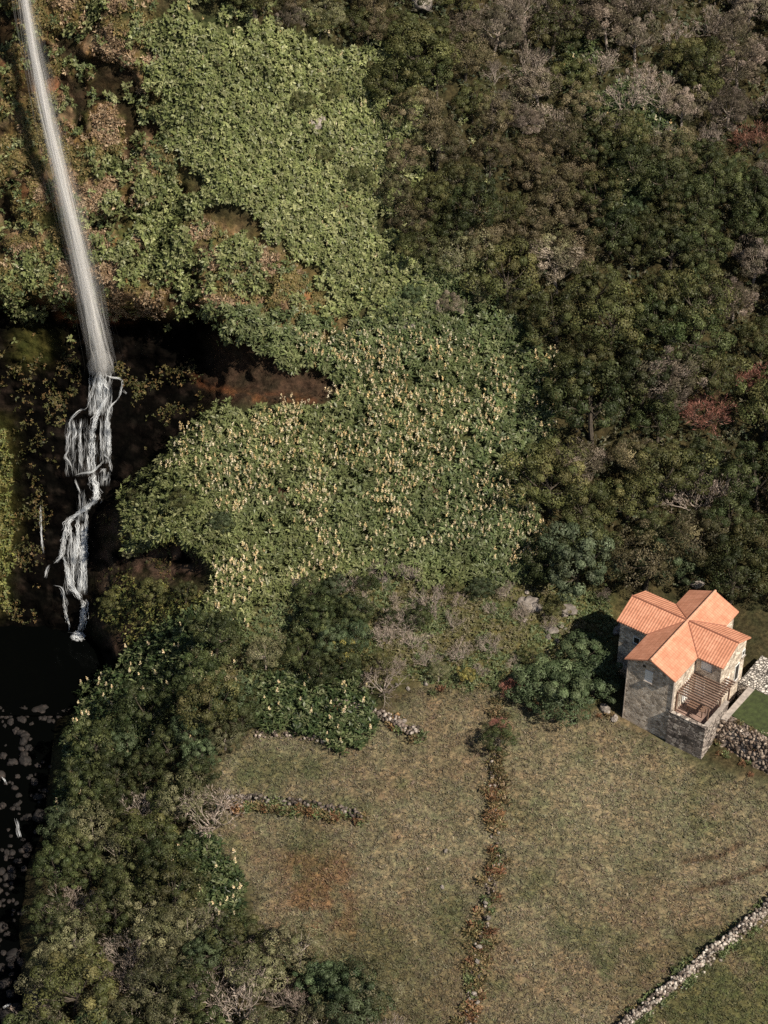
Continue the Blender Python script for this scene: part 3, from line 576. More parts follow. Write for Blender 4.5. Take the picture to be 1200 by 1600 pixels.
window(-3.4, -w, 6.0, 0, -1, .5, .6, False); window(.9, n_, 6.3, 0, 1, .6, .8); window(-l_, .2, 6, -1, 0, .6, .8); window(w, -3.4, 4.4, 1, 0, .8, 1.9, True, 'door')
window(2.75, -w, 4.25, 0, -1, .7, 1.9, True, 'door')
MB().box((-.62, -s_ - .02, 7.35), (.13, .03, .1)).build('vent', M_DARK, HOUSE)
for sg in (-1, 1): MB().rng_box(sg * w - .06 * (sg < 0) - .0 + (.0 if sg > 0 else 0), sg * w + .06 * (sg > 0), -s_ - .05, -s_ + .25, -2.4, 7.2).build('quoin', M_COPING, HOUSE)
# terrace: masonry block with floor, parapets and pergola
T0, T1, TA, TB, TZ = w + .003, 5.45, -6.0, 0.6, 3.15
ter = MB().rng_box(T0, T1, TA, -w - .003, -2.5, TZ).build('terrace', M_TERR, HOUSE)
MB().rng_box(T0 + .01, T1 - .3, TA + .34, -w - .02, TZ + .004, TZ + .05).build('terrace_floor', M_TFLOOR, ter)
MB().rng_box(T0, T1, TA - .003, TA + .3, TZ - .02, 3.95).build('parapet', M_TERR, ter); MB().rng_box(T1 - .3, T1 + .003, TA + .302, -w - .004, TZ - .02, 3.85).build('parapet', M_TERR, ter)
MB().rng_box(T0 - .02, T1 + .03, TA - .02, TA + .32, 3.952, 4.0).build('coping', M_TERR, ter); MB().rng_box(T1 - .33, T1 + .04, TA + .345, -w + .1, 3.852, 3.92).build('coping', M_COPING, ter)
pg = MB()
pg.rng_box(T0 + .02, T0 + .12, -5.0, -w - .03, 5.2, 5.34); pg.rng_box(5.02, 5.14, -5.1, -1.1, 5.2, 5.34)
perg = pg.build('pergola', M_POST, HOUSE)
for yy in (-5.0, -3.0, -1.4): MB().rng_box(5.02, 5.14, yy - .06, yy + .06, TZ if yy < -w else 2.6, 5.198).build('post', M_POST, perg)
MB().rng_box(T0 + .02, T0 + .14, -5.06, -4.94, TZ, 5.198).build('post', M_POST, perg)
for i in range(11):
    yy = -4.95 + i * .285; MB().rng_box(T0 - .0, 5.42, yy - .05, yy + .05, 5.343, 5.47).build('slat', M_WOOD, perg)
for i in range(3):
    yy = -1.82 + i * .3; MB().rng_box(e_ + .06, 5.42, yy - .05, yy + .05, 5.343, 5.47).build('slat', M_WOOD, perg)
# garden furniture under the pergola
def hw(x, y, z): return (HX + x * cos(TH) + y * sin(TH), HY - x * sin(TH) + y * cos(TH), z)
tb = bpy.data.objects.new('wooden_table', None); C.objects.link(tb); tb.location = hw(3.6, -4.0, TZ + .05); tb.rotation_euler = (0, 0, -TH); tag(tb, 'low brown wooden table standing under the slatted pergola on the terrace', 'table')
MB().box((0, 0, .7), (.75, .42, .03)).build('tabletop', M_POST, tb)
for a in (-1, 1):
    for b in (-1, 1): MB().box((a * .66, b * .34, .335), (.035, .035, .335)).build('leg', M_POST, tb)
# lawn, path, patio, retaining wall
def slab_world(name, loc_poly, z0, z1, mt): 
    q = MB().prism([hw(a, b, 0)[:2] for a, b in loc_poly], z0, z1); return q.build(name, mt)
tag(slab_world('path', [(5.46, -3.2), (5.95, -3.1), (6.05, 1.5), (5.46, 1.5)], -1.5, 2.93, M_PATH), kind='structure')
tag(slab_world('lawn', [(5.956, -2.3), (16, -3.6), (16, 1.55), (6.056, 1.55)], -1.0, 2.9, M_LAWN), kind='structure')
tag(slab_world('pavement', [(4.53, 1.56), (16, 1.56), (16, 5.6), (4.53, 5.6)], -1.0, 2.92, M_COBBLE), kind='structure')
# ------------------------------------------------------------------ dry stone walls and boulders
def ico():
    t = (1 + 5 ** .5) / 2
    v = unit(np.array([(-1, t, 0), (1, t, 0), (-1, -t, 0), (1, -t, 0), (0, -1, t), (0, 1, t), (0, -1, -t), (0, 1, -t), (t, 0, -1), (t, 0, 1), (-t, 0, -1), (-t, 0, 1)], float))
    f = [(0, 11, 5), (0, 5, 1), (0, 1, 7), (0, 7, 10), (0, 10, 11), (1, 5, 9), (5, 11, 4), (11, 10, 2), (10, 7, 6), (7, 1, 8), (3, 9, 4), (3, 4, 2), (3, 2, 6), (3, 6, 8), (3, 8, 9), (4, 9, 5), (2, 4, 11), (6, 2, 10), (8, 6, 7), (9, 8, 1)]
    return v, np.array(f)
def subdiv(v, f):
    v = list(map(tuple, v)); c = {}; nf = []
    def mid(a, b):
        k = (min(a, b), max(a, b))
        if k not in c: p = unit((np.array(v[a]) + np.array(v[b])) / 2); v.append(tuple(p)); c[k] = len(v) - 1
        return c[k]
    for a, b, d in f: ab, bd, da = mid(a, b), mid(b, d), mid(d, a); nf += [(a, ab, da), (b, bd, ab), (d, da, bd), (ab, bd, da)]
    return np.array(v), np.array(nf)
I0 = ico(); I1 = subdiv(*I0); I2 = subdiv(*I1); I3 = subdiv(*I2)
def stones(centres, sizes, tints, base=I0):
    """many loose stones in one mesh: lumpy, randomly turned and flattened"""
    V, Fq, Tn = [], [], []; bv, bf = base; n0 = 0
    for c, s, t in zip(centres, sizes, tints):
        q = np.linalg.qr(rng.normal(size=(3, 3)))[0]; sc = s * rng.uniform(.6, 1.25, 3); lump = 1 + rng.uniform(-.2, .2, len(bv))
        V.append((bv * lump[:, None] * sc) @ q + c); Fq.append(bf + n0); n0 += len(bv); Tn.append(np.tile(t, (len(bv), 1)))
    return np.concatenate(V), np.concatenate(Fq), np.concatenate(Tn)
PALE = np.array([(.5, .46, .42), (.38, .34, .3), (.27, .23, .2), (.16, .13, .11), (.62, .58, .53)])
DARKS = np.array([(.12, .095, .08), (.2, .16, .14), (.3, .25, .22), (.07, .055, .045), (.45, .4, .36)])
def dry_wall(path, wid, hgt, n, pal, label, size=(.07, .17), group=None):
    q = np.array(path, float); seg = np.r_[0, np.cumsum(np.hypot(*np.diff(q, axis=0).T))]
    s = rng.uniform(0, seg[-1], n); px, py = np.interp(s, seg, q[:, 0]), np.interp(s, seg, q[:, 1])
    g0 = ground(px, py); g1 = ground(np.interp(s + 3, seg, q[:, 0]) + .01, np.interp(s + 3, seg, q[:, 1])); t = unit((g1 - g0) * (1, 1, 0)); sd_ = np.stack([-t[:, 1], t[:, 0], 0 * t[:, 0]], 1)
    u = rng.uniform(-1, 1, n) * np.where(rng.uniform(0, 1, n) < .1, 1.9, 1.0); hp = rng.uniform(0, 1, n) ** .7 * (np.abs(u) < 1); local = hgt * (.2 + 1.5 * fbm(s / 14, 1.5, 0, 4))
    c = g0 + sd_ * (u * wid / 2 * (1.05 - .35 * hp))[:, None]; c[:, 2] += hp * local - .05
    o0 = ground(*q[len(q) // 2]); V, Fq, Tn = stones(c - o0, rng.uniform(*size, n), pal[rng.integers(0, len(pal), n)] * rng.uniform(.7, 1.2, (n, 1)))
    return tag(add('drystone_wall', raw_mesh('drystone_wall', V, Fq, 3, M_STONE, Tn), loc=o0), label, 'stone wall', group)
WALL_A = [(955, 1622), (1000, 1585), (1050, 1543), (1100, 1500), (1150, 1465), (1200, 1418), (1260, 1370)]
dry_wall(WALL_A, .8, .8, 1900, np.concatenate([PALE * .9, DARKS[2:4]]), 'long pale drystone wall running diagonally between the dry meadow and the greener field')
dry_wall([(778, 1150), (772, 1200), (770, 1260), (776, 1330), (766, 1400), (752, 1460), (742, 1530), (735, 1600), (730, 1660)], 1.0, .4, 330, DARKS * .8, 'tumbled drystone wall half buried in brown bracken down the middle of the meadow', (.07, .16))
dry_wall([(355, 1252), (400, 1250), (450, 1256), (520, 1265), (572, 1282)], 1.0, .45, 240, DARKS * .55, 'short ruined field wall overgrown with green creepers on the left side of the meadow', (.1, .2))
dry_wall([(518, 1102), (560, 1108), (600, 1122), (650, 1148)], 1.1, .6, 300, DARKS * .9, 'ruined dark stone wall at the top of the meadow beside green lily plants', (.1, .22))
dry_wall([(400, 1148), (470, 1150), (540, 1165)], .7, .3, 90, DARKS, 'low crumbled row of stones under the lily patch at the meadow edge', (.08, .17))
# retaining wall below the lawn: battered rubble face with bedded stones
rt = bpy.data.objects.new('retaining_wall', None); C.objects.link(rt); rt.location = (HX, HY, 0); rt.rotation_euler = (0, 0, -TH)
tag(rt, 'sloping rubble retaining wall holding up the small lawn beside the house terrace', 'stone wall')
q = MB()
for x0, x1 in ((5.46, 16.0),):
    sec = [(-4.35, -2.5), (-4.2, -.3), (-3.45, 2.7), (-2.35, 2.86), (-2.3, -2.5)]
    q.poly([(x0, *p) for p in sec][::-1]); q.poly([(x1, *p) for p in sec])
    for i in range(len(sec)): a, b = sec[i], sec[(i + 1) % len(sec)]; q.poly([(x0, *a), (x1, *a), (x1, *b), (x0, *b)])
q.build('rubble_core', M_RETAIN, rt)
n = 1000; h = rng.uniform(0, 1, n); xs = rng.uniform(5.5, 14, n); top_ = rng.uniform(0, 1, n) < .3
c = np.stack([xs, np.where(top_, rng.uniform(-3.45, -2.4, n), -4.2 + .75 * h), np.where(top_, 2.8, -.35 + 3.05 * h)], 1)
V, Fq, Tn = stones(c, rng.uniform(.08, .24, n) * np.where(top_, .7, 1), PALE[rng.integers(0, 5, n)] * rng.uniform(.25, .85, (n, 1)) * np.array([1, .88, .8]))
add('face_stone', raw_mesh('face_stone', V, Fq, 3, M_STONE, Tn), rt)['kind'] = 'stuff'
# boulders
def rock_me(name, m, base=I3, sq=(1, 1, .75), seed=0):
    v, f = base; s = seed * 13.7; d = 1 + (fbm(v[:, 0] * 1.2 + s, v[:, 1] * 1.2, v[:, 2] * 1.2, 3) - .5) * 1.0 + (fbm(v[:, 0] * 3 + s, v[:, 1] * 3, v[:, 2] * 3, 9) - .5) * .45
    return raw_mesh(name, v * d[:, None] * np.array(sq), f, 3, m, smooth=False)
RB = [rock_me('boulder', M_BASALT, I2, (1, .8, .85), k) for k in range(7)]; RG = [rock_me('rock_outcrop', M_GREYROCK, I3, (1, .7, .8), 9 + k) for k in range(3)]
for k in range(285):
    py = rng.uniform(1106, 1640) if k > 45 else rng.uniform(1108, 1128); xm = np.interp(py, [1110, 1160, 1300, 1350, 1450, 1600], [110, 80, 78, 50, 34, 36]); px = rng.uniform(-40, xm)
    zs = float(np.interp(py, sy_, zb[:, 0])); p = flat_pt(px, py, zs); r = rng.choice([.18, .26, .36, .5, .7], p=[.36, .34, .2, .08, .02]) * rng.uniform(.7, 1.2)
    o = add('boulder', RB[k % 7], loc=p + np.array([0, 0, .05 * r]), rz=rng.uniform(0, 6.28)); o.scale = (r, r, r * rng.uniform(.7, 1.1))
    tag(o, 'dark rounded boulder sitting in the black stream below the pool', 'boulder', 'boulders in the stream bed')
for (px, py, r, lb) in [(828, 948, 1.15, 'large pale grey rock outcrop in the scrub, first of two beside the grey green bush'), (888, 955, .8, 'smaller pale grey rock in the scrub between the outcrop and the house'), (862, 988, .6, 'weathered brownish rock in the scrub below the pair of grey outcrops'),
                        (968, 985, .7, 'dark grey rock against the rear corner of the stone house'), (945, 1110, .55, 'pale rock at the foot of the house beside the dark bush'), (960, 1125, .38, 'small pale stone at the front corner of the house'),
                        (660, 3, 1.3, 'pale cliff rock showing among the trees at the top edge'), (492, 195, 1.0, 'dark rock hollow showing through the green cliff plants'), (545, 38, .6, 'small pale rock in the trees at the top of the cliff'),
                        (1090, 915, .6, 'grey stone lying behind the back gable of the house'), (640, 512, .9, 'brown rock ledge above the flowering slope')]:
    p = ground(px, py); o = add('rock_outcrop', RG[rng.integers(3)], loc=p + np.array([0, 0, .15]), rz=rng.uniform(0, 6)); o.scale = (r, r, r * .8); tag(o, lb, 'rock')
for k in range(16):
    px, py = [(690 + rng.uniform(-20, 20), 1388), (757, 1420), (760, 1436), (746, 1513), (740, 1560), (693, 1328), (752, 1490), (741, 1574)][k % 8] + rng.normal(0, 3, 2)
    if k >= 8: continue
    p = ground(px, py); o = add('white_stone', RG[k % 3], loc=p + np.array([0, 0, .45 if k in (1, 2, 3, 4, 6, 7) else .08]), rz=rng.uniform(0, 6)); r = rng.uniform(.16, .26); o.scale = (r, r, r)
    o.active_material = M_GREYROCK; tag(o, 'small whitish stone showing bright in the meadow near the tumbled wall', 'stone', 'pale stones in the meadow')

# ------------------------------------------------------------------ ground cover (uncountable plants as single objects)
def sample(polys, n, warp=14, s=3, box=None, excl=None, dens=None):
    P = np.concatenate([np.array(p) for p in polys]); lo, hi = P.min(0), P.max(0); out_ = []; tot = 0; it = 0
    lo = np.maximum(lo, (-130, -110)); hi = np.minimum(hi, (1330, 1710))
    while tot < n and it < 60:
        q = rng.uniform(lo, hi, (n * 2, 2)); k = inpolys(q[:, 0], q[:, 1], polys, warp, s)
        if excl: k &= ~inpolys(q[:, 0], q[:, 1], excl, 3, 90)
        if dens is not None: k &= rng.uniform(0, 1, len(q)) < dens(q[:, 0], q[:, 1])
        out_.append(q[k]); tot += k.sum(); it += 1
    q = np.concatenate(out_)[:n]; return q[:, 0], q[:, 1]
def pick(pal, n, sig=.18):
    pal = np.array(pal); return pal[rng.integers(0, len(pal), n)] * np.exp(rng.normal(0, sig, (n, 1)))
def rosettes(px, py, nl, ln, wd, pal, tilt=(.15, .9), lift=(0, .4), upright=.5, sig=.2, tintmul=None, bend=.25):
    """leafy plants: nl leaves each, on the hillside at px, py"""
    n = len(px); g = ground(px, py); nn = unit(gnormal(px, py) * (1 - upright) + np.array([0, 0, 1.]) * upright)
    g = g + nn * rng.uniform(*lift, n)[:, None]
    a = rng.uniform(0, 2 * pi, (n, nl)); el = rng.uniform(*tilt, (n, nl)); t1 = unit(np.cross(nn, rng.normal(size=(n, 3)))); t2 = np.cross(nn, t1)
    d = (t1[:, None] * np.cos(a)[..., None] + t2[:, None] * np.sin(a)[..., None]) * np.cos(el)[..., None] + nn[:, None] * np.sin(el)[..., None]
    c = np.repeat(g[:, None], nl, 1); upv = np.repeat(nn[:, None], nl, 1) + rng.normal(0, .25, (n, nl, 3))
    L_ = (rng.uniform(*ln, (n, 1)) * rng.uniform(.7, 1.15, (n, nl))).ravel(); W_ = L_ * rng.uniform(*wd, n * nl)
    q = leaf_quads(c.reshape(-1, 3), d.reshape(-1, 3), upv.reshape(-1, 3), L_, W_, bend)
    t = pick(pal, n, sig)
    if tintmul is not None: t = t * tintmul
    t = np.repeat(np.repeat(t, nl, 0) * np.exp(rng.normal(0, .12, (n * nl, 1))), 4, 0)
    return q, t
def stuff(name, qs, m, label=None):
    q = np.concatenate([a for a, _ in qs]); t = np.concatenate([b for _, b in qs]); c = q.reshape(-1, 3).mean(0)
    o = add(name, raw_mesh(name, q.reshape(-1, 3) - c, np.arange(len(q) * 4).reshape(-1, 4), 4, m, t), loc=c); tag(o, label, kind='stuff'); return o
LIGHT = [(.2, .22, .09), (.165, .19, .072), (.25, .26, .125), (.13, .155, .058)]; MID = [(.115, .148, .06), (.09, .122, .05), (.15, .18, .08), (.18, .2, .1)]; DEEP = [(.045, .07, .028), (.06, .09, .036), (.035, .055, .023)]
OLIVE = [(.12, .105, .034), (.16, .135, .05), (.085, .082, .028), (.18, .14, .055)]; BROWN = [(.2, .145, .078), (.32, .25, .155), (.14, .1, .055), (.25, .175, .105)]; RUST = [(.2, .105, .052), (.16, .085, .045), (.22, .13, .07)]
gap = lambda s, sc, lo, hi: (lambda px, py: ss(fbm(px / sc, py / sc, 0, s), lo, hi))
HOUSEBOX = [[(955, 925), (1110, 915), (1185, 1000), (1260, 1040), (1260, 1230), (1110, 1200), (965, 1130)]]
CL_B = [[(-100, -100), (240, -100), (250, 170), (300, 330), (420, 380), (560, 505), (330, 500), (-100, 475)]]
def zsample(z):
    return lambda a, b: z[np.clip(np.rint(np.interp(b, PY, np.arange(NY))).astype(int), 0, NY - 1), np.clip(np.rint(np.interp(a, PX, np.arange(NX))).astype(int), 0, NX - 1)]
G_CLIFF2 = G_CLIFF + [[(590, 380), (680, 420), (720, 470), (640, 510), (560, 505)], [(600, 60), (660, 90), (660, 300), (590, 330)]]
zgc = zsample(zone(G_CLIFF2, 14, 3, 7))
gdens = lambda a, b: ss(zgc(a, b) + (fbm(a / 22, b / 22, 0, 101) - .5) * 1.7, .34, .56)
qs = []
px, py = sample([[(-110, -60), (760, -60), (760, 540), (-110, 540)]], 17500, warp=0, dens=gdens); k = fbm(px / 60, py / 60, 0, 33)
qs.append(rosettes(px, py, 6, (.3, .52), (.3, .46), LIGHT, upright=.25, lift=(.05, .8), tintmul=(.7 + .85 * fbm(px / 24, py / 24, 0, 34))[:, None]))
px, py = sample(CL_B, 2600, dens=gap(108, 16, .56, .66)); qs.append(rosettes(px, py, 6, (.25, .45), (.3, .46), LIGHT + MID, upright=.25, lift=(.05, .5)))
stuff('cliff_foliage', qs, M_GINGER, 'bright green leafy plants carpeting the upper cliff')
qs = []
px, py = sample(G_FIELD, 19000, dens=lambda a, b: ss(noise(a / 7, b / 7, 0, 44), .32, .62) * (.35 + .65 * gap(107, 26, .3, .42)(a, b))); k = ss(fbm(px / 120, py / 120, 0, 35) * .55 + .45 * ss(-(px - 450) / 500 + (py - 700) / 500, -.5, .5), .3, .58)
ta = pick(MID, len(px)) * (1 - k[:, None]) + pick(LIGHT, len(px)) * k[:, None]
ta = ta * (.55 + .95 * fbm(px / 26, py / 26, 0, 45))[:, None]
qq, _ = rosettes(px, py, 7, (.34, .66), (.2, .34), MID, upright=.45, lift=(.05, .95)); qs.append((qq, np.repeat(np.repeat(ta, 7, 0) * np.exp(rng.normal(0, .12, (len(px) * 7, 1))), 4, 0)))
px, py = sample(G_LOW, 6500); qs.append(rosettes(px, py, 7, (.34, .62), (.2, .34), MID + DEEP, upright=.45, lift=(.1, .9)))
stuff('ginger_foliage', qs, M_GINGER, 'dense green ginger lily leaves covering the lower slope')
# brown cliff face: dead ferns, moss and small plants
qs = []
cr_ = lambda a, b: 1 - CREV[np.clip(np.rint(np.interp(b, PY, np.arange(NY))).astype(int), 0, NY - 1), np.clip(np.rint(np.interp(a, PX, np.arange(NX))).astype(int), 0, NX - 1)]
px, py = sample(CL_B, 15000, dens=lambda a, b: cr_(a, b) ** 3 * gap(104, 20, .36, .52)(a, b) * (1 - gdens(a, b))); k = fbm(px / 34, py / 34, 0, 36) + .14 * ((px > 95) * (px < 260)) - .1 * (px < 80)
b = k[:, None] > .55
qq, _ = rosettes(px, py, 5, (.2, .42), (.16, .4), BROWN, upright=.1, lift=(0, .3)); ta = np.where(b, pick(BROWN, len(px)), pick(OLIVE, len(px)))
qs.append((qq, np.repeat(np.repeat(ta, 5, 0), 4, 0)))
px, py = sample([[(-100, 500), (130, 480), (110, 640), (95, 780), (70, 860), (60, 980), (-100, 990)], [(180, 560), (300, 560), (320, 650), (240, 720), (200, 640)], [(165, 790), (310, 860), (310, 900), (160, 990), (155, 900)]], 3400, dens=gap(105, 20, .46, .72))
qs.append(rosettes(px, py, 5, (.12, .32), (.2, .45), [(.075, .07, .022), (.1, .085, .03), (.055, .06, .018), (.13, .09, .035), (.035, .04, .014)], upright=.2, lift=(-.05, .2)))
px, py = sample([[(-100, 640), (22, 660), (25, 800), (12, 960), (-100, 985)], [(150, 960), (200, 900), (330, 930), (300, 980), (200, 1010)], [(180, 800), (300, 820), (310, 860), (190, 850)]], 2600)
qs.append(rosettes(px, py, 5, (.22, .42), (.25, .45), [(.12, .13, .035), (.16, .15, .05), (.09, .11, .035)], upright=.3, lift=(0, .5)))
stuff('cliff_undergrowth', qs, M_LEAF, 'brown dead ferns and olive moss on the cliff')
# scrub and forest undergrowth
qs = []
px, py = sample(SCRUB, 7000, excl=HOUSEBOX); k = fbm(px / 40, py / 40, 0, 37)[:, None]
ta = np.where(k > .5, pick([(.15, .135, .07), (.19, .165, .1), (.12, .12, .05)], len(px)), pick(MID, len(px)) * .9); qq, _ = rosettes(px, py, 6, (.15, .4), (.15, .4), MID, lift=(0, .3)); qs.append((qq, np.repeat(np.repeat(ta, 6, 0), 4, 0)))
px, py = sample(FOREST + WOODS, 9000, excl=HOUSEBOX); qs.append(rosettes(px, py, 6, (.25, .5), (.2, .45), [(.05, .06, .024), (.08, .085, .04), (.11, .1, .065), (.045, .06, .03)], lift=(0, .8)))
stuff('undergrowth', qs, M_LEAF, 'low scrub and undergrowth between the trees')
# meadow grass: short tufts, some dry, some green
qs = []
px, py = sample(MEADOW, 42000, excl=HOUSEBOX + [[(1110, 1120), (1300, 1150), (1300, 1260), (1110, 1195)]])
jj = np.clip(np.rint(np.interp(py, PY, np.arange(NY))).astype(int), 0, NY - 1); ii_ = np.clip(np.rint(np.interp(px, PX, np.arange(NX))).astype(int), 0, NX - 1)
ta = colg[jj, ii_] * 1.12 * np.exp(rng.normal(0, .2, (len(px), 1))) * np.exp(rng.normal(0, .05, (len(px), 3)))
bt = rng.uniform(0, 1, len(px)) < .035 + .06 * ss(fbm(px / 50, py / 50, 0, 46), .5, .62); ta = np.where(bt[:, None], ta * 1.55, ta)
qq, _ = rosettes(px, py, 5, (.14, .4), (.1, .24), MID, tilt=(.2, 1.2), lift=(-.02, .05), upright=.8); qs.append((qq, np.repeat(np.repeat(ta, 5, 0) * np.exp(rng.normal(0, .12, (len(px) * 5, 1))), 4, 0)))
stuff('grass', qs, M_GRASS, 'dry brown and olive grass of the meadow')

# ------------------------------------------------------------------ flower spikes of the ginger lilies
def flower_geo(n_pet, h, r):
    t = rng.uniform(0, 1, n_pet); a = rng.uniform(0, 2 * pi, n_pet); d = np.stack([np.cos(a), np.sin(a), rng.uniform(.1, 1.0, n_pet)], 1)
    c = np.stack([0 * t, 0 * t, t * h], 1); return leaf_quads(c, d, rng.normal(size=(n_pet, 3)), r * rng.uniform(.8, 1.3, n_pet) * (1.15 - .7 * t), r * .7 * np.ones(n_pet), .1)
CREAM = [(.92, .79, .53), (.9, .74, .48), (.94, .85, .64), (.88, .68, .36)]
def gl_dens(px, py): return .12 + .88 * ss(fbm(px / 55, py / 55, 0, 39), .4, .55)
fx, fy = sample(FLOWER, 2150, warp=22, s=13, dens=gl_dens); f2 = sample(G_LOW + [[(100, 1120), (330, 950), (420, 990), (300, 1200), (120, 1300)]], 190, warp=16, s=14)
f3 = sample(G_CLIFF, 150, warp=10, s=3); fx = np.r_[fx, f2[0], f3[0]]; fy = np.r_[fy, f2[1], f3[1]]
order = np.argsort(-fy + rng.uniform(0, 250, len(fx)))
LILY = []
for v in range(5):
    q = []
    nl = 9; a = rng.uniform(0, 2 * pi, nl); hh = rng.uniform(.1, .75, nl); c = np.stack([0 * a, 0 * a, hh], 1); d = np.stack([np.cos(a), np.sin(a), rng.uniform(.1, .8, nl)], 1)
    lv = leaf_quads(c, d, np.tile([0, 0, 1.], (nl, 1)), rng.uniform(.32, .55, nl), rng.uniform(.09, .14, nl), .25)
    fl = flower_geo(26, .44, .135) + np.array([0, 0, 1.0])
    st = MB().tube([(0, 0, -.3), (0, 0, 1.1)], .012, 4).mesh('stem', M_BARK)
    LILY.append((raw_mesh('leaves', lv.reshape(-1, 3), np.arange(nl * 4).reshape(-1, 4), 4, M_GINGER, np.repeat(pick(MID, nl), 4, 0)), raw_mesh('flower_spike', fl.reshape(-1, 3), np.arange(26 * 4).reshape(-1, 4), 4, M_FLOWER, np.repeat(pick(CREAM, 26, .1), 4, 0)), st))
for k in order[:290]:
    p = ground(fx[k], fy[k]) + np.array([0, 0, .25]); r = bpy.data.objects.new('ginger_lily', None); C.objects.link(r); r.location = p; r.rotation_euler = (rng.normal(0, .15), rng.normal(0, .15), rng.uniform(0, 6.28)); s = rng.uniform(.8, 1.15); r.scale = (s, s, s)
    tag(r, 'flowering ginger lily with a creamy yellow spike standing among the green leaves', 'lily', 'flowering ginger lilies on the slope')
    lv, fl, st = LILY[rng.integers(5)]; add('leaves', lv, r); add('flower_spike', fl, r); add('stem', st, r)
qs = []
for k in order[290:]:
    fq = flower_geo(15, .4, .125); tl = rng.normal(0, .12, 2); fq = fq + fq[..., 2:3] * np.array([tl[0], tl[1], 0]); g = ground(fx[k], fy[k]); s = rng.uniform(.75, 1.25)
    qs.append((fq * s + g + np.array([0, 0, rng.uniform(1.1, 1.55)]), np.repeat(pick(CREAM, 1, .12).repeat(15, 0) * np.exp(rng.normal(0, .08, (15, 1))), 4, 0)))
stuff('lily_blossom', qs, M_FLOWER, 'countless small creamy yellow flower spikes across the slope')

# ------------------------------------------------------------------ trees and shrubs
def crown_me(R_, squash, ncl, per, leaf, pal, name='crown', open_=.0, slim=(.45, .8), cl=(.18, .28), shag=0.0):
    i = np.arange(ncl) + .5; zz = 1 - 1.45 * i / ncl; a = i * 2.39996 + rng.uniform(0, 6); rr = np.sqrt(np.clip(1 - zz * zz, 0, 1))
    cd = np.stack([rr * np.cos(a), rr * np.sin(a), zz], 1) + rng.normal(0, .13, (ncl, 3)); rad_ = rng.uniform(.55, 1.02, ncl)
    lob = 1 + .25 * (fbm(cd[:, 0] * 1.3 + rng.uniform(0, 99), cd[:, 1] * 1.3, cd[:, 2] * 1.3, 5) - .5) * 2
    c = cd * (rad_ * lob)[:, None] * R_ * np.array([1, 1, squash]); cr = R_ * rng.uniform(*cl, ncl) * rng.choice([.75, 1.0, 1.35], ncl)
    keep = rng.uniform(0, 1, ncl) > open_; c, cr, cd = c[keep], cr[keep], cd[keep]; m = len(c)
    d = unit(rng.normal(size=(m, per, 3)) + unit(cd)[:, None] * .75); rad2 = rng.uniform(.84, 1.04, (m, per, 1)); P = c[:, None] + d * cr[:, None, None] * rad2 * np.array([1, 1, .8])
    nrm = unit(d + rng.normal(0, .3, (m, per, 3))); ax = unit(np.cross(nrm, rng.normal(size=(m, per, 3)))); ax = unit(ax + shag * (d * .5 + np.array([.55, -.1, .6])))
    L_ = rng.uniform(.7, 1.35, m * per) * leaf; W_ = L_ * rng.uniform(*slim, m * per)
    q = leaf_quads((P - ax * leaf * .5).reshape(-1, 3), ax.reshape(-1, 3), nrm.reshape(-1, 3), L_, W_, .1)
    t = np.repeat(pick(pal, m, .22), per, 0) * np.exp(rng.normal(0, .16, (m * per, 1)))
    return raw_mesh(name, q.reshape(-1, 3), np.arange(len(q) * 4).reshape(-1, 4), 4, M_LEAF, np.repeat(t, 4, 0)), c
def trunk_me(h, r, tips, m, name='trunk'):
    b = MB(); b.tube([(0, 0, -1.2), (.05, 0, h * .35), (0, .05, h * .75)], [r * 1.25, r, r * .8], 7)
    for p in tips:
        p = np.array(p); s = np.array([0, .03, h * rng.uniform(.45, .75)]); mid = s * .5 + (p + np.array([0, 0, h])) * .5 + np.array([0, 0, -.15]); b.tube([s, mid, p * .92 + np.array([0, 0, h])], [r * .5, r * .3, r * .1], 5)
    return b.mesh(name, m)
def bare_me(h, spread, nb, m, tw, lean=(0, 0)):
    """leafless shrub: forking limbs and a haze of twigs"""
    b = MB(); tq = []
    def grow(p, d, L_, r, dep):
        p = np.array(p, float); d = d / np.linalg.norm(d); e = p + d * L_; mid = (p + e) / 2 + rng.normal(0, .05 * L_, 3); b.tube([p, mid, e], [r, r * .8, r * .6], 5 if dep > 1 else 4)
        if dep == 0: tq.append((e, d)); return
        for _ in range(3 if dep > 1 else 2): grow(e if rng.uniform() < .75 else mid, d + rng.normal(0, .5, 3) + np.array([0, 0, .15]), L_ * rng.uniform(.55, .8), r * .58, dep - 1)
    for k in range(nb): a = 2 * pi * k / nb + rng.uniform(-.4, .4); grow((0, 0, -.3), np.array([cos(a) * spread + lean[0], sin(a) * spread + lean[1], 1.0]), h * .42, .06 * h / 2.4, 3)
    E_ = np.array([e for e, _ in tq]); Dd = np.array([d for _, d in tq]); k = tw; n = len(E_) * k
    c = np.repeat(E_, k, 0) + rng.normal(0, .1, (n, 3)); d = np.repeat(Dd, k, 0) + rng.normal(0, .55, (n, 3)) + np.array([0, 0, .25])
    q = leaf_quads(c, d, rng.normal(size=(n, 3)), rng.uniform(.16, .42, n), rng.uniform(.018, .04, n), .05)
    return b.mesh('trunk', m), q
def bare_proto(h, spread, nb, pal, tw, m=None, lean=(0, 0)):
    tm, q = bare_me(h, spread, nb, m or M_PALEBARK, tw, lean); return tm, raw_mesh('crown', q.reshape(-1, 3), np.arange(len(q) * 4).reshape(-1, 4), 4, M_LEAF, np.repeat(pick(pal, len(q), .2), 4, 0))
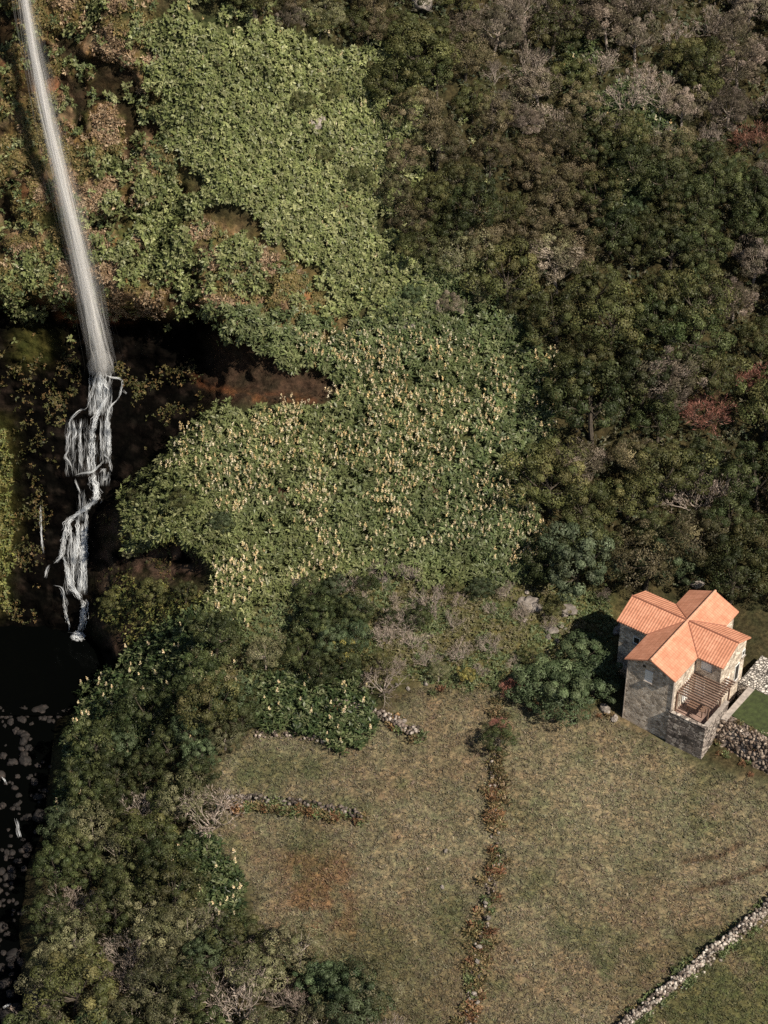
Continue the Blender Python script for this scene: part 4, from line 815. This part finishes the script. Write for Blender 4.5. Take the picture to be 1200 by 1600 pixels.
DKOL = [(.076, .082, .028), (.06, .068, .023), (.096, .098, .035), (.12, .112, .043)]; DKGR = [(.042, .056, .019), (.056, .068, .024), (.07, .08, .03)]; GREYB = [(.21, .172, .13), (.175, .145, .105), (.28, .23, .185), (.14, .125, .08)]
GREYG = [(.075, .103, .048), (.098, .128, .062), (.058, .084, .038)]; YEL = [(.24, .2, .06), (.28, .22, .08), (.18, .16, .055)]; PINKB = [(.4, .32, .27), (.46, .38, .33), (.3, .24, .2)]; REDB = [(.28, .13, .09), (.34, .18, .13), (.2, .1, .065)]
def proto_set(n, R_, sq, ncl, per, leaf, pal, h, tm, **kw):
    o = []
    for k in range(n):
        cm, tips = crown_me(R_, sq, ncl, per, leaf, pal, **kw); o.append((trunk_me(h, .12 * R_ / 2, tips[::max(1, len(tips) // 7)], tm), cm, h))
    return o
PR = {
    'laurel': proto_set(6, 2.2, .8, 36, 210, .125, DKOL, 2.6, M_BARK), 'dark': proto_set(4, 2.2, .85, 42, 190, .12, DKGR, 2.6, M_BARK, cl=(.17, .26)), 'heather': proto_set(5, 2.0, .8, 48, 190, .2, GREYB, 2.2, M_PALEBARK, slim=(.14, .3), cl=(.16, .29), shag=1.3),
    'greygreen': proto_set(3, 2.0, .9, 50, 150, .17, GREYG, 2.0, M_BARK, slim=(.3, .5)), 'silver': proto_set(1, 2.0, 1.15, 52, 170, .17, [(.12, .15, .085), (.15, .18, .105), (.095, .125, .068)], 2.2, M_BARK, slim=(.3, .5)), 'yellow': proto_set(2, 1.5, .8, 26, 140, .13, YEL, 1.6, M_BARK), 'pale_olive': proto_set(4, 2.0, .85, 46, 150, .15, [(.15, .145, .075), (.11, .115, .052), (.19, .18, .1)], 2.2, M_PALEBARK, slim=(.25, .5), open_=.18)}
PR['brown'] = proto_set(5, 2.1,   .8, 36, 220, .14, [(.125, .102, .055), (.1, .085, .042), (.155, .125, .075), (.085, .08, .035)], 2.4, M_BARK, slim=(.25, .5), cl=(.18, .29), shag=.6)
PRB = {'bare': [bare_proto(2.6, .8, 6, PINKB, 9) for _ in range(3)], 'red': [bare_proto(2.0, .7, 7, REDB, 14, M_BARK)], 'grey': [bare_proto(2.8, .55, 6, GREYB + PINKB, 13) for _ in range(3)]}
KIND = {'laurel': ('evergreen_tree', 'tree'), 'dark': ('evergreen_tree', 'tree'), 'heather': ('heather_tree', 'tree'), 'brown': ('evergreen_tree', 'tree'), 'greygreen': ('leafy_shrub', 'shrub'), 'silver': ('leafy_tree', 'tree'), 'yellow': ('leafy_shrub', 'shrub'), 'pale_olive': ('leafy_shrub', 'shrub'), 'bare': ('bare_shrub', 'shrub'), 'red': ('bare_shrub', 'shrub'), 'grey': ('bare_shrub', 'shrub')}
def plant(sp, px, py, size, label, group=None, sq=1.0, sink=0.0):
    p = ground(px, py) - np.array([0, 0, sink]); nm, cat = KIND[sp]; r = bpy.data.objects.new(nm, None); C.objects.link(r); r.location = p
    lean = gnormal(px, py); r.rotation_euler = (-.25 * lean[1] + rng.normal(0, .06), .25 * lean[0] + rng.normal(0, .06), rng.uniform(0, 6.28)) ; r.scale = (size * rng.uniform(.9, 1.1), size * rng.uniform(.9, 1.1), size * sq); tag(r, label, cat, group)
    if sp in PRB: tm, cm = PRB[sp][rng.integers(len(PRB[sp]))]; add('trunk', tm, r); add('crown', cm, r)
    else: tm, cm, h = PR[sp][rng.integers(len(PR[sp]))]; add('trunk', tm, r); add('crown', cm, r, (0, 0, h))
def scatter(polys, dist, warp=10, s=5, excl=None, tries=9000):
    P = np.concatenate([np.array(p) for p in polys]); lo = np.maximum(P.min(0), (-90, -60)); hi = np.minimum(P.max(0), (1280, 1670)); pts = []
    q = rng.uniform(lo, hi, (tries, 2)); k = inpolys(q[:, 0], q[:, 1], polys, warp, s)
    if excl: k &= ~inpolys(q[:, 0], q[:, 1], excl, 2, 91)
    for a in q[k]:
        dd = dist(a) if callable(dist) else dist
        if all((a[0] - b[0]) ** 2 + ((a[1] - b[1]) * 1.15) ** 2 > dd * dd for b in pts): pts.append(a)
    return pts
# trees that can be told apart, by hand (px, py mark the foot on the hillside)
SPECIAL = [('dark', 925, 690, 1.75, 'large dark rounded evergreen bulging over the edge of the flowering slope'), ('dark', 1000, 650, 1.6, 'broad dark evergreen just behind the bulging tree at the slope edge'), ('silver', 903, 932, 1.6, 'tall grey green leafy tree at the slope foot up left of the house'),
           ('greygreen', 842, 1085, 1.15, 'lower grey green bush at the meadow end of the clump beside the house'), ('greygreen', 915, 1040, 1.1, 'upper grey green bush in the clump filling the shade left of the house'), ('greygreen', 878, 1098, 1.45, 'big dense grey green bush in front of the house wall, meadow side'), ('greygreen', 925, 1085, 1.3, 'grey green bush pressed against the left wall of the house'), ('greygreen', 1045, 905, 1.2, 'grey green shrub rising directly behind the house roof'),
           ('red', 1178, 238, 1.5, 'reddish brown dead shrub among the upper trees near the edge'), ('red', 1100, 665, 1.7, 'rusty brown dead tree in the middle of the dark forest'), ('red', 1190, 610, 1.4, 'pinkish dead shrub in the dark forest near the edge'), ('greygreen', 994, 345, .62, 'small pale green rounded shrub alone in the dark forest'),
           ('red', 680, 768, .5, 'small pinkish dead plant alone in the middle of the flower field'), ('red', 365, 795, .5, 'pinkish dead patch of brush at the left of the flower field'), ('red', 440, 778, .5, 'pinkish brown dead patch in the left half of the flower field'), ('bare', 470, 918, .6, 'pinkish dead brush at the lower edge of the flower field'), ('bare', 545, 922, .7, 'bleached pinkish brush at the top of the dark scrub'), ('red', 535, 325, .45, 'pinkish dead plant among the bright cliff plants'), ('bare', 595, 905, .7, 'bleached branches lying along the top of the scrub'), ('bare', 640, 905, .7, 'grey bleached branches at the foot of the flower field'), ('dark', 338, 1030, 1.15, 'very dark rounded bush amid the lilies above the pool bank'), ('dark', 500, 1000, .95, 'dark bush in shadow at the upper edge of the scrub'), ('dark', 550, 985, .8, 'dark green bush below the bleached rocks of the scrub'), ('pale_olive', 415, 1045, .8, 'pale olive bush beside the very dark rounded bush'), ('laurel', 330, 1150, 1.2, 'broad olive bush at the meadow corner above the bare trees'), ('dark', 475, 1045, .75, 'dark bush beside the lily patch above the meadow'), ('yellow', 530, 1035, .8, 'yellowish brown shrub between the dark bushes and the dead scrub'),
           ('bare', 630, 985, 1.0, 'pale bleached dead shrub in the scrub below the flower slope'), ('bare', 672, 955, 1.0, 'bleached dead branches spreading beneath the flower slope edge'), ('bare', 600, 1080, 1.0, 'grey leafless shrub above the meadow beside lily plants'), ('bare', 600, 1005, .7, 'whitish dead stump like shrub among the dark bushes'),
           ('yellow', 1010, 575, 1.0, 'yellowish crowned tree in the middle of the dark forest'), ('yellow', 985, 480, .8, 'small yellow brown crown among the dark treetops'), ('bare', 1085, 800, 1.5, 'bleached fallen branches in a gap of the dark forest'), ('bare', 1130, 770, 1.2, 'pale dead wood beside the forest gap'), ('laurel', 860, 800, 1.5, 'olive green tree at the corner where flower slope meets forest'), ('heather', 905, 760, 1.2, 'grey brown shrub at the forest corner beside the slope'),
           ('dark', 780, 1175, .62, 'small dark green bush at the top of the tumbled middle wall'), ('laurel', 860, 965, .55, 'small dark bush between the two grey rock outcrops'), ('red', 800, 1085, .75, 'rusty orange fern clump at the top edge of the meadow'), ('red', 782, 1140, .6, 'rusty fern clump beside the small dark bush of the middle wall'),
           ('bare', 330, 1290, 1.3, 'pale forked bare tree at the meadow edge by the green lily plants'), ('bare', 240, 1290, 1.2, 'grey leafless tree among the dark woods above the stream'), ('bare', 205, 1540, 1.2, 'pinkish grey bare shrub low in the stream woods'), ('bare', 370, 1590, 1.6, 'large pale bare branched shrub at the bottom edge of the woods'), ('pale_olive', 290, 1275, 1.1, 'pale olive tree with light foliage beside the lower meadow'),
           ('pale_olive', 352, 1172, .8, 'pale olive bush at the upper corner of the lower left meadow'), ('laurel', 370, 1120, .7, 'small olive bush just above the upper meadow corner'), ('laurel', 118, 1590, 1.4, 'yellow green tree at the bottom of the woods by the stream'), ('laurel', 270, 1430, 1.1, 'mossy green tree beside the glossy lily patch in the woods'), ('yellow', 730, 1065, .5, 'low yellowish shrub in the scrub above the meadow')]
taken = []
for sp, px, py, sz, lb in SPECIAL: plant(sp, px, py, sz, lb, sq=.7 if sp == 'greygreen' and 'house' in lb and py > 1030 else 1.0); taken.append((px, py, sz))
free = lambda a, r=1.0: all(math.hypot(a[0] - b[0], a[1] - b[1]) > 34 * b[2] * r for b in taken)
rng = np.random.default_rng(5)
LB = {'bare': ('pale pinkish bare branched shrub on the upper forest slope', 'pale bare shrubs of the upper forest'), 'brown': ('brownish evergreen tree packed into the forest on the steep hillside', 'brownish evergreens of the forest'), 'laurel': ('olive crowned evergreen tree packed into the forest on the steep hillside', 'olive evergreens of the forest'), 'dark': ('dark green evergreen tree packed into the forest on the steep hillside', 'dark evergreens of the forest'), 'heather': ('grey brown feathery heather tree on the upper forest slope', 'grey brown heather trees of the forest'),
      'yellow': ('small yellowish crowned shrub between the darker forest trees', 'yellowish shrubs of the forest'), 'pale_olive': ('pale olive shrub with loose light foliage in the forest', 'pale olive shrubs of the forest'), 'grey': ('grey twiggy half bare tree on the upper forest slope', 'grey twiggy trees of the forest'), 'greygreen': ('grey green leafy shrub among the forest trees', 'grey green shrubs of the forest')}
for a in scatter(FOREST, lambda a: 44 if a[1] < 420 else 58, excl=HOUSEBOX + G_LOW[5:], tries=7000):
    if not free(a, .75): continue
    k = (fbm(a[0] / 110, a[1] / 110, 0, 140, 2) - .5) * 2; u = rng.uniform()
    grey_ = ss(a[0], 640, 980) * ss(-a[1], -330, -120) * 1.1 + .55 * math.exp(-((a[0] - 840) / 70) ** 2 - ((a[1] - 440) / 110) ** 2) + .5 * math.exp(-((a[0] - 790) / 70) ** 2 - ((a[1] - 180) / 130) ** 2) + .4 * math.exp(-((a[0] - 650) / 60) ** 2 - ((a[1] - 300) / 50) ** 2) - .24 + .55 * k
    if grey_ > .18: sp = 'bare' if (a[0] > 900 and a[1] < 280 and u < .22) else 'grey' if u < .4 * (a[1] < 280) else 'heather' if u < .85 else 'laurel'
    elif a[1] < 470 and a[0] < 960: sp = 'brown' if u < .25 - .7 * k else 'laurel' if u < .85 else 'dark' if u < .95 else 'pale_olive'
    else: sp = 'brown' if u < .1 else 'laurel' if u < .48 else 'dark' if u < .93 else 'yellow' if u < .95 else 'heather'
    plant(sp, a[0], a[1] + 14, rng.uniform(.7, 1.2) * (1.05 if a[1] < 420 else 1.25), *LB[sp])
rng = np.random.default_rng(6)
LW_ = {'bare': ('pale twiggy bare shrub in the woods on the bank above the stream', 'pale bare shrubs of the stream woods'), 'pale_olive': ('pale olive tree in the woods on the bank above the stream', 'pale olive trees of the stream woods'), 'dark': ('dark green tree in the woods on the bank above the stream', 'dark trees of the stream woods'), 'grey': ('grey twiggy tree in the woods on the bank above the stream', 'grey twiggy trees of the stream woods'), 'laurel': ('olive green tree in the woods on the bank above the stream', 'olive trees of the stream woods'), 'greygreen': ('grey green tree in the woods on the bank above the stream', 'grey green trees of the stream woods')}
for a in scatter(WOODS, 40, excl=[G_LOW[3]], tries=4000):
    if not free(a, .7): continue
    u = rng.uniform(); up_ = a[1] < 1290
    sp = ('dark' if u < .55 else 'greygreen' if u < .85 else 'grey') if up_ else ('pale_olive' if u < .25 else 'greygreen' if u < .45 else 'dark' if u < .68 else 'laurel' if u < .82 else 'grey')
    if a[1] > 1440 and a[0] > 190 and rng.uniform() < .28: sp = 'bare'
    plant(sp, a[0], a[1] + 14, rng.uniform(.7, 1.1), *LW_[sp])
for a in scatter(SCRUB, 40, excl=HOUSEBOX, tries=1500):
    if a[0] < 460 or not free(a, .6) or (a[0] > 600 and a[1] > 960 and rng.uniform() < .7): continue
    sp = ['dark', 'greygreen', 'grey', 'pale_olive', 'laurel'][rng.integers(5) if a[0] > 560 else rng.integers(2)]
    plant(sp, a[0], a[1] + 6, rng.uniform(.3, .6) if a[0] > 560 else rng.uniform(.6, .9), *{'dark': ('dark low bush in the scrub between flower slope and meadow', 'dark bushes of the scrub'), 'greygreen': ('grey green low bush in the scrub between flower slope and meadow', 'grey green bushes of the scrub'), 'grey': ('grey twiggy bush in the scrub between flower slope and meadow', 'grey twiggy bushes of the scrub'), 'pale_olive': ('pale olive bush in the scrub between flower slope and meadow', 'pale olive bushes of the scrub'), 'laurel': ('olive bush in the scrub between flower slope and meadow', 'olive bushes of the scrub')}[sp])
rng = np.random.default_rng(8)
for a in scatter([[(560, 930), (700, 925), (860, 930), (900, 990), (800, 1060), (640, 1060), (560, 1070)]], 34, tries=300)[:16]:
    if free(a, .45): plant('bare', a[0], a[1], rng.uniform(.35, .75), 'small grey leafless shrub tangled in the scrub above the meadow', 'grey leafless shrubs of the scrub')
for k in range(22):
    px, py = [(820, 940), (850, 995), (700, 905), (600, 900), (880, 970), (640, 1075)][k % 6] + rng.normal(0, 11, 2); o = add('scrub_stone', RG[k % 3], loc=ground(px, py, .08), rz=rng.uniform(0, 6)); r = rng.uniform(.14, .34); o.scale = (r, r, r * .8)
    tag(o, 'small pale stone lying loose in the scrub above the meadow', 'stone', 'pale stones in the scrub')
# bushes dotted over the cliff, along the gorge rim and behind the house
for (px, py, sz, sp) in [(520, 160, .55, 'laurel'), (470, 175, .5, 'laurel'), (560, 300, .6, 'laurel'), (500, 260, .45, 'laurel'), (600, 150, .7, 'laurel'), (345, 110, .3, 'laurel'), (205, 870, .45, 'pale_olive'), (240, 945, .6, 'laurel'), (180, 960, .55, 'laurel'), (290, 945, .5, 'laurel'), (215, 790, .35, 'laurel'), (290, 800, .5, 'laurel'), (350, 830, .55, 'greygreen'),
                         (450, 40, .6, 'heather'), (400, 20, .6, 'laurel'), (500, 60, .6, 'laurel'), (560, 60, .7, 'laurel'), (640, 470, .5, 'greygreen'), (700, 490, .6, 'heather'), (740, 470, .6, 'pale_olive'), (800, 500, .6, 'laurel')]:
    plant(sp, px, py, sz, {'laurel': 'small olive bush rooted among the bright cliff plants', 'pale_olive': 'small pale olive bush rooted on the open slope', 'greygreen': 'small grey green bush rooted on the open slope', 'heather': 'small grey brown bush at the fringe of the cliff plants'}[sp], {'laurel': 'olive bushes on the cliff', 'pale_olive': 'pale bushes on the slope', 'greygreen': 'grey green bushes on the slope', 'heather': 'brown bushes at the cliff fringe'}[sp])
# bracken along the ruined walls: low fern clumps
rng = np.random.default_rng(7)
def fern_me(pal, n=70):
    a = rng.uniform(0, 6.28, n); el = rng.uniform(.1, 1.1, n); d = np.stack([np.cos(a) * np.cos(el), np.sin(a) * np.cos(el), np.sin(el)], 1); q = leaf_quads(rng.normal(0, .22, (n, 3)) * (1, 1, .3) + (0, 0, .12), d, rng.normal(size=(n, 3)) + (0, 0, 1.5), rng.uniform(.25, .55, n), rng.uniform(.07, .17, n), .3)
    return raw_mesh('fern_clump', q.reshape(-1, 3), np.arange(n * 4).reshape(-1, 4), 4, M_LEAF, np.repeat(pick(pal, n, .25), 4, 0))
FERN = {'brown': [fern_me([(.2, .15, .075), (.155, .12, .055), (.23, .165, .09), (.1, .095, .042)]) for _ in range(3)], 'rust': [fern_me(RUST) for _ in range(2)], 'green': [fern_me(MID + [(.1, .12, .04)]) for _ in range(3)]}
FL = {'brown': ('brown dried bracken clump growing along a ruined field wall', 'brown bracken along the walls'), 'rust': ('rust orange bracken clump growing along a ruined field wall', 'rusty bracken along the walls'), 'green': ('green leafy clump growing against a stone field wall', 'green clumps along the walls')}
def ferns(path, n, w_, mix, sz=(.6, 1.1), off=(0, 0)):
    q = np.array(path, float); seg = np.r_[0, np.cumsum(np.hypot(*np.diff(q, axis=0).T))]
    for _ in range(n):
        s = rng.uniform(0, seg[-1]); px = np.interp(s, seg, q[:, 0]) + rng.normal(0, w_) + off[0]; py = np.interp(s, seg, q[:, 1]) + rng.normal(0, w_ * .6) + off[1]; sp = mix[rng.integers(len(mix))]; k = rng.uniform(*sz)
        o = add('fern_clump', FERN[sp][rng.integers(len(FERN[sp]))], loc=ground(px, py, .12), rz=rng.uniform(0, 6)); o.scale = (k, k, k); tag(o, FL[sp][0], 'fern', FL[sp][1])
ferns([(780, 1100), (776, 1160), (772, 1230), (772, 1300)], 44, 8, ['brown', 'rust', 'brown', 'brown']); ferns([(774, 1330), (766, 1400), (752, 1470), (742, 1540), (732, 1610)], 72, 10, ['brown', 'brown', 'brown', 'brown', 'green', 'rust'])
ferns([(360, 1262), (450, 1266), (570, 1285)], 62, 6, ['green', 'green', 'brown', 'brown', 'rust']); ferns([(520, 1110), (600, 1128), (660, 1155)], 18, 7, ['green', 'brown', 'rust'])
ferns(WALL_A[:-1], 44, 3, ['green', 'green', 'green', 'brown'], (.5, .9), (-9, -4)); ferns(WALL_A[:-1], 28, 3, ['green'], (.45, .85), (10, 6)); ferns([(1115, 1150), (1130, 1180), (1160, 1200), (1200, 1218)], 10, 6, ['rust', 'brown', 'green'], (.4, .7))
ferns([(660, 1085), (720, 1075), (800, 1085), (860, 1112), (950, 1125)], 16, 8, ['rust', 'brown', 'green'], (.5, .9))
for k in range(14):
    b_, t_ = rng.uniform(5.7, 9.2), rng.uniform(0, 1); o = add('fern_clump', FERN[['rust', 'brown', 'green'][k % 3]][0], loc=hw(b_, -4.2 + 1.6 * t_, -.1 + min(2.95, 4.3 * t_)), rz=rng.uniform(0, 6)); o.scale = (.5, .5, .5)
    tag(o, {'rust': 'rusty fern clump rooted in the rubble retaining wall below the lawn', 'brown': 'brown fern clump rooted in the rubble retaining wall below the lawn', 'green': 'green fern clump rooted in the rubble retaining wall below the lawn'}[['rust', 'brown', 'green'][k % 3]], 'fern', 'ferns on the retaining wall')
print('objects', len(bpy.data.objects))
